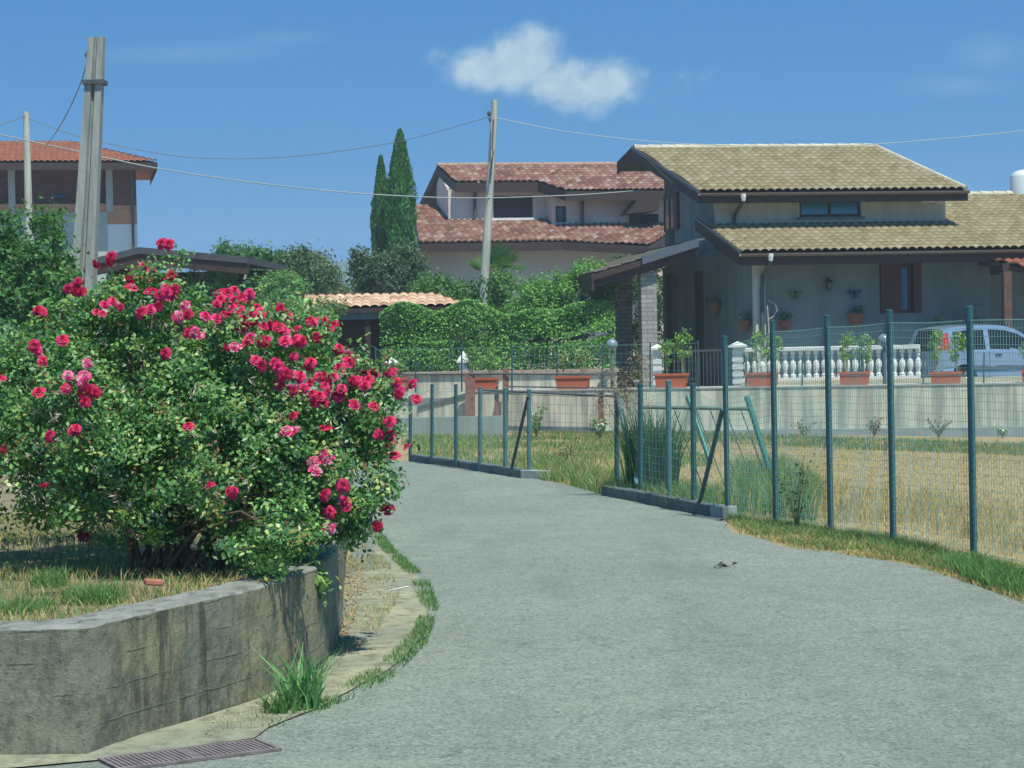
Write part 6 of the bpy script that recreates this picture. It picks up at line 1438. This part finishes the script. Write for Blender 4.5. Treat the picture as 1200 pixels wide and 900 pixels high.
q = P(103, 66, 29) - b; mb = MB(); mb.bar(q, q + Vector((.15, 0, 0)), .04); mb.lathe([(.03, -.05), (.045, 0), (.02, .05)], q + Vector((0, 0, .02)), 8); mb.build('insulator', m_dk, e)
def pole_r(pxt, pyt, pxb, pyb, Y, wt, wb, label, zb=YARD):
    T = P(pxt, pyt, Y); Bm = P(pxb, pyb, Y); d = (T - Bm) / (T.z - Bm.z); b = T + d * (zb - T.z); s = Y / FPX; e = empty('utility_pole', b, 0, label, 'utility pole'); w2 = wt * s / 2; w1 = w2 + (wb - wt) * s / 2 * (T.z - zb) / (T.z - Bm.z)
    mb = MB(); mb.tube([(T - b) * f for f in (0, .25, .5, .75, 1)], w1, 12, w2); mb.build('shaft', m_pole2, e, True); return e, b
e, b = pole_r(580, 117, 566, 360, 54.5, 7.5, 11, 'pale round concrete pole standing behind the hedge in front of the red tiled house')
for (x, y) in ((573, 133), (575, 140)):
    q = P(x, y, 54.5) - b; mb = MB(); mb.bar(q, q + Vector((.16, 0, 0)), .035); mb.lathe([(.03, -.07), (.055, -.02), (.05, .03), (.02, .07)], q, 8); mb.build('insulator', m_dk, e)
mb = MB(); mb.tube([P(578, 140, 54.3) - b, P(577, 175, 54.3) - b, P(578, 178, 54.3) - b, P(574, 215, 54.3) - b], .02, 5); mb.build('cable_drop', m_dk, e)
e2_, b2_ = pole_r(30.5, 131, 34, 265, 58, 7, 9.5, 'pale round concrete pole behind the tall dark shrub at left')
q = P(26, 137, 58) - b2_; mb = MB(); mb.bar(q, q + Vector((.14, 0, 0)), .03); mb.build('insulator', m_dk, e2_)
m_cable = simple('cable_pale', (.34, .37, .36), .6, .1, 3, 0); m_cable2 = simple('cable_grey', (.16, .17, .18), .6, .1, 3, 0)
def wire(pts, r, mat, label, n=8):
    w = [P(x, y, Y) for x, y, Y in pts]; w = [Vector(p) for p in catmull([tuple(p) for p in w], n)]; mb = MB(); o0 = w[0]; mb.tube([p - o0 for p in w], r, 5); o = mb.build('power_line', mat); o.location = o0; tag(o, label, 'cable')
wire([(-60, 146, 44), (0, 158, 45), (80, 175, 46.5), (183, 197, 48), (290, 213, 50), (400, 225, 52), (500, 231, 53.5), (567, 232, 54.3), (640, 230, 55.5), (700, 227, 56), (757, 222.5, 57)], .015, m_cable, 'thick pale cable sagging low across the picture from left to the tan roofed house')
wire([(31, 138, 58), (100, 162, 57.5), (200, 182, 57), (267, 186, 56.5), (335, 184, 56), (400, 177, 55.5), (480, 163, 55), (573, 137, 54.6)], .010, m_cable2, 'thin cable hanging between the left pale pole and the middle pole')
wire([(581, 138, 54.5), (640, 150, 53.5), (700, 159, 52.5), (780, 167, 51.5), (880, 171, 50.5), (1000, 170, 49), (1100, 163, 48), (1200, 153, 47), (1320, 138, 46)], .010, simple('cable_white', (.5, .52, .5), .6, .1, 3, 0), 'thin cable running right from the middle pole over the tan roof')
wire([(104, 66, 29), (92, 104, 33), (72, 145, 38), (55, 170, 44)], .010, m_cable2, 'dark guy wire running down left from the near grooved pole')
wire([(30, 135, 58), (10, 143, 56), (-40, 160, 52)], .012, m_cable2, 'short thin cable leaving the left pale pole to the left edge')

# ================================================================ CAR
def car():
    Yc = wl(1100, 2.0).y; rc = P(1101, 430, Yc); hd = R(18); zg = P(1150, 381, Yc + .5).z - 1.54; print('car ground', zg, YARD, Yc)
    F_ = Vector((math.cos(hd), math.sin(hd), 0)); Lf = Vector((-F_.y, F_.x, 0)); org = Vector((rc.x, rc.y, 0)) + F_ * 1.77 + Lf * .79; org.z = zg
    e = empty('parked_car', org, hd, 'silver blue small hatchback parked on the terrace beside the balustrade', 'car')
    paint = newmat('silver_blue_paint'); t = NT(paint); t.out((.30, .40, .52), .30, spec=.5, metal=.4, Coat_Weight=.6, Coat_Roughness=.08)
    blk = simple('black_plastic', (.03, .03, .035), .6, .1, 5); gl = newmat('car_glass'); t = NT(gl); t.out((.012, .018, .02), .12, spec=.35)
    top = [(-1.77, .95), (-1.74, 1.02), (-1.66, 1.30), (-1.60, 1.44), (-1.45, 1.49), (-1.0, 1.53), (-.3, 1.54), (.05, 1.51), (.35, 1.42), (.68, 1.21), (.98, 1.0), (1.15, .94), (1.5, .86), (1.7, .74), (1.77, .58)]
    def W(x, z):
        w = .79 if z < .92 else .79 - (z - .92) * .24
        if z < .35: w -= (.35 - z) * .12
        cx = max(0, abs(x) - 1.45) / .32; return w - .10 * cx ** 2.2 - (.015 if .5 < z < .56 else 0)
    xs = sorted(set([round(-1.77 + i * .059, 4) for i in range(61)] + [-1.77])); xs = [x for x in xs if x <= 1.77]
    if xs[-1] < 1.77: xs.append(1.77)
    NZ = 26; wheels = [(-1.12, .29), (1.18, .29)]; ar = .345
    def split(kindf, name, mat, parts_from, par=e):
        pass
    grid = {}
    for s in (-1, 1):
        pts = [[None] * (NZ + 1) for _ in xs]
        for i, x in enumerate(xs):
            zt = lerp_t(top, x)
            for j in range(NZ + 1):
                z = .20 + (zt - .20) * j / NZ; X = x
                for wx, wz in wheels:
                    dx, dz = x - wx, z - wz; r = math.hypot(dx, dz)
                    if r < ar and r > 1e-6: X = wx + dx / r * ar; z = wz + dz / r * ar
                pts[i][j] = (X, s * W(x, z), z)
        grid[s] = pts
    body = MB(); sw = {}; tl = {}
    def zone(x, z, zt):
        if z > .965 and z < zt - .085 and -1.38 < x < .90 and not (-.52 < x < -.44) and not (.52 < x < .56): return 'win'
        if x < -1.50 and .98 < z < 1.36: return 'tail'
        return 'body'
    for s in (-1, 1):
        pts = grid[s]
        for i in range(len(xs) - 1):
            xm = (xs[i] + xs[i + 1]) / 2; zt = lerp_t(top, xm)
            for j in range(NZ):
                z0 = .20 + (zt - .2) * (j + .5) / NZ
                if any(math.hypot(xm - wx, z0 - wz) < ar * .93 for wx, wz in wheels): continue
                q = [pts[i][j], pts[i + 1][j], pts[i + 1][j + 1], pts[i][j + 1]]; q = q if s < 0 else q[::-1]
                zn = zone(xm, z0, zt); m = body if zn == 'body' else sw.setdefault((s, 0 if xm < -.48 else 1 if xm < .54 else 2), MB()) if zn == 'win' else tl.setdefault(s, MB())
                m.add(q, [(0, 1, 2, 3)])
    # top, rear and front surface between the two sides
    rearw = MB(); wind = MB(); NY = 8
    for i in range(len(xs) - 1):
        a, b = grid[-1][i][NZ], grid[-1][i + 1][NZ]
        for k in range(NY):
            f0, f1 = -1 + 2 * k / NY, -1 + 2 * (k + 1) / NY; cr = lambda f, x: (.03 * (1 - f * f)) if -1.6 < x < 1.5 else 0
            q = [(a[0], -a[1] * f0 * -1 * -1, a[2] + cr(f0, a[0])), (b[0], -b[1] * f0, b[2] + cr(f0, b[0])), (b[0], -b[1] * f1, b[2] + cr(f1, b[0])), (a[0], -a[1] * f1, a[2] + cr(f1, a[0]))]
            xm = (a[0] + b[0]) / 2; m = rearw if -1.75 < xm < -1.60 and abs(f0 + f1) < 1.7 else wind if .22 < xm < .96 and abs(f0 + f1) < 1.8 else body
            m.add(q, [(0, 1, 2, 3)])
    for xe, i in ((-1.77, 0), (1.77, len(xs) - 1)):
        a = grid[-1][i]
        for j in range(NZ):
            for k in range(NY):
                f0, f1 = -1 + 2 * k / NY, -1 + 2 * (k + 1) / NY; sg = -1 if xe < 0 else 1; bulge = lambda f, z: sg * (.05 * (1 - f * f) + (.04 if z < .5 else 0))
                q = [(a[j][0] + bulge(f0, a[j][2]), -a[j][1] * f0, a[j][2]), (a[j][0] + bulge(f1, a[j][2]), -a[j][1] * f1, a[j][2]), (a[j + 1][0] + bulge(f1, a[j + 1][2]), -a[j + 1][1] * f1, a[j + 1][2]), (a[j + 1][0] + bulge(f0, a[j + 1][2]), -a[j + 1][1] * f0, a[j + 1][2])]
                body.add(q, [(0, 1, 2, 3)])
    body.build('body', paint, e, True); [m.build('side_window', gl, e, True) for m in sw.values()]; rearw.build('rear_window', gl, e, True); wind.build('windscreen', gl, e, True); [m.build('tail_light', simple('red_lens', (.5, .02, .02), .2, .1, 3, 0, .7), e, True) for m in tl.values()]
    mb = MB(); mb.box(-1.70, -.74, .22, 1.70, .74, .5); mb.box(-1.3, -.66, .5, .9, .66, .93); mb.build('underbody', blk, e)
    mb = MB(); 
    for s in (-1, 1): mb.bar((-1.0, s * .81, .53), (.95, s * .81, .53), .02, .07)
    mb.build('side_trim', simple('trim_grey', (.10, .12, .15), .5, .1, 5), e)
    mb = MB(); mb.box(-1.85, -.72, .28, -1.80, .72, .50); mb.build('bumper', paint, e)
    mb = MB(); mb.box(-1.842, -.26, .60, -1.822, .26, .71); mb.build('number_plate', m_white, e)
    for s in (-1,):
        mb = MB(); mb.bar((-.28, s * .80, .84), (-.12, s * .80, .84), .03, .035); mb.build('door_handle', blk, e)
        mb = MB(); mb.lathe([(.02, -.07), (.07, -.06), (.09, .02), (.06, .07), (.01, .08)], (.70, s * .88, .98), 10); mb.build('mirror', blk, e, True)
        mb = MB(); mb.box(-.445, s * .797 - .002, .3, -.437, s * .797 + .002, .93); mb.box(.86, s * .797 - .002, .3, .868, s * .797 + .002, .93); mb.build('door_gap', blk, e)
    for wx, wz in wheels:
        for s in (-1, 1):
            w = MB(); n = 24; prof = [(.17, -.07), (.26, -.085), (.288, -.06), (.292, 0), (.288, .06), (.26, .085), (.17, .07)]
            for r_, y in prof: w.v += [(r_ * math.cos(2 * PI * k / n), y, r_ * math.sin(2 * PI * k / n)) for k in range(n)]
            for i in range(len(prof) - 1):
                for k in range(n): w.f.append((i * n + k, i * n + (k + 1) % n, (i + 1) * n + (k + 1) % n, (i + 1) * n + k))
            o = w.build('wheel', simple('tyre_rubber', (.025, .025, .027), .85, .1, 20), e, True); o.location = (wx, s * .69, wz)
            rm = MB(); rm.v += [(0, s * .05, 0)] + [(.19 * math.cos(2 * PI * k / 24), s * (.075 if k % 4 < 2 else .045), .19 * math.sin(2 * PI * k / 24)) for k in range(24)]; rm.f += [(0, 1 + k, 1 + (k + 1) % 24) for k in range(24)]; rm.build('rim', simple('silver_rim', (.4, .42, .44), .35, .1, 5, 0, .5, .6), o)
car()

# ================================================================ HAZE
HAZE = .0009
hz_ = MB(); hz_.box(-760, -45, -3.2, 760, 840, 48); hm = bpy.data.materials.new('haze'); hm.use_nodes = True; hn = hm.node_tree; hn.nodes.clear()
pv = hn.nodes.new('ShaderNodeVolumePrincipled'); pv.inputs['Color'].default_value = (.80, .92, 1.0, 1); pv.inputs['Density'].default_value = HAZE; pv.inputs['Anisotropy'].default_value = .0
ho = hn.nodes.new('ShaderNodeOutputMaterial'); hn.links.new(pv.outputs[0], ho.inputs['Volume'])
if HAZE > 0: tag(hz_.build('haze', hm), kind='stuff')
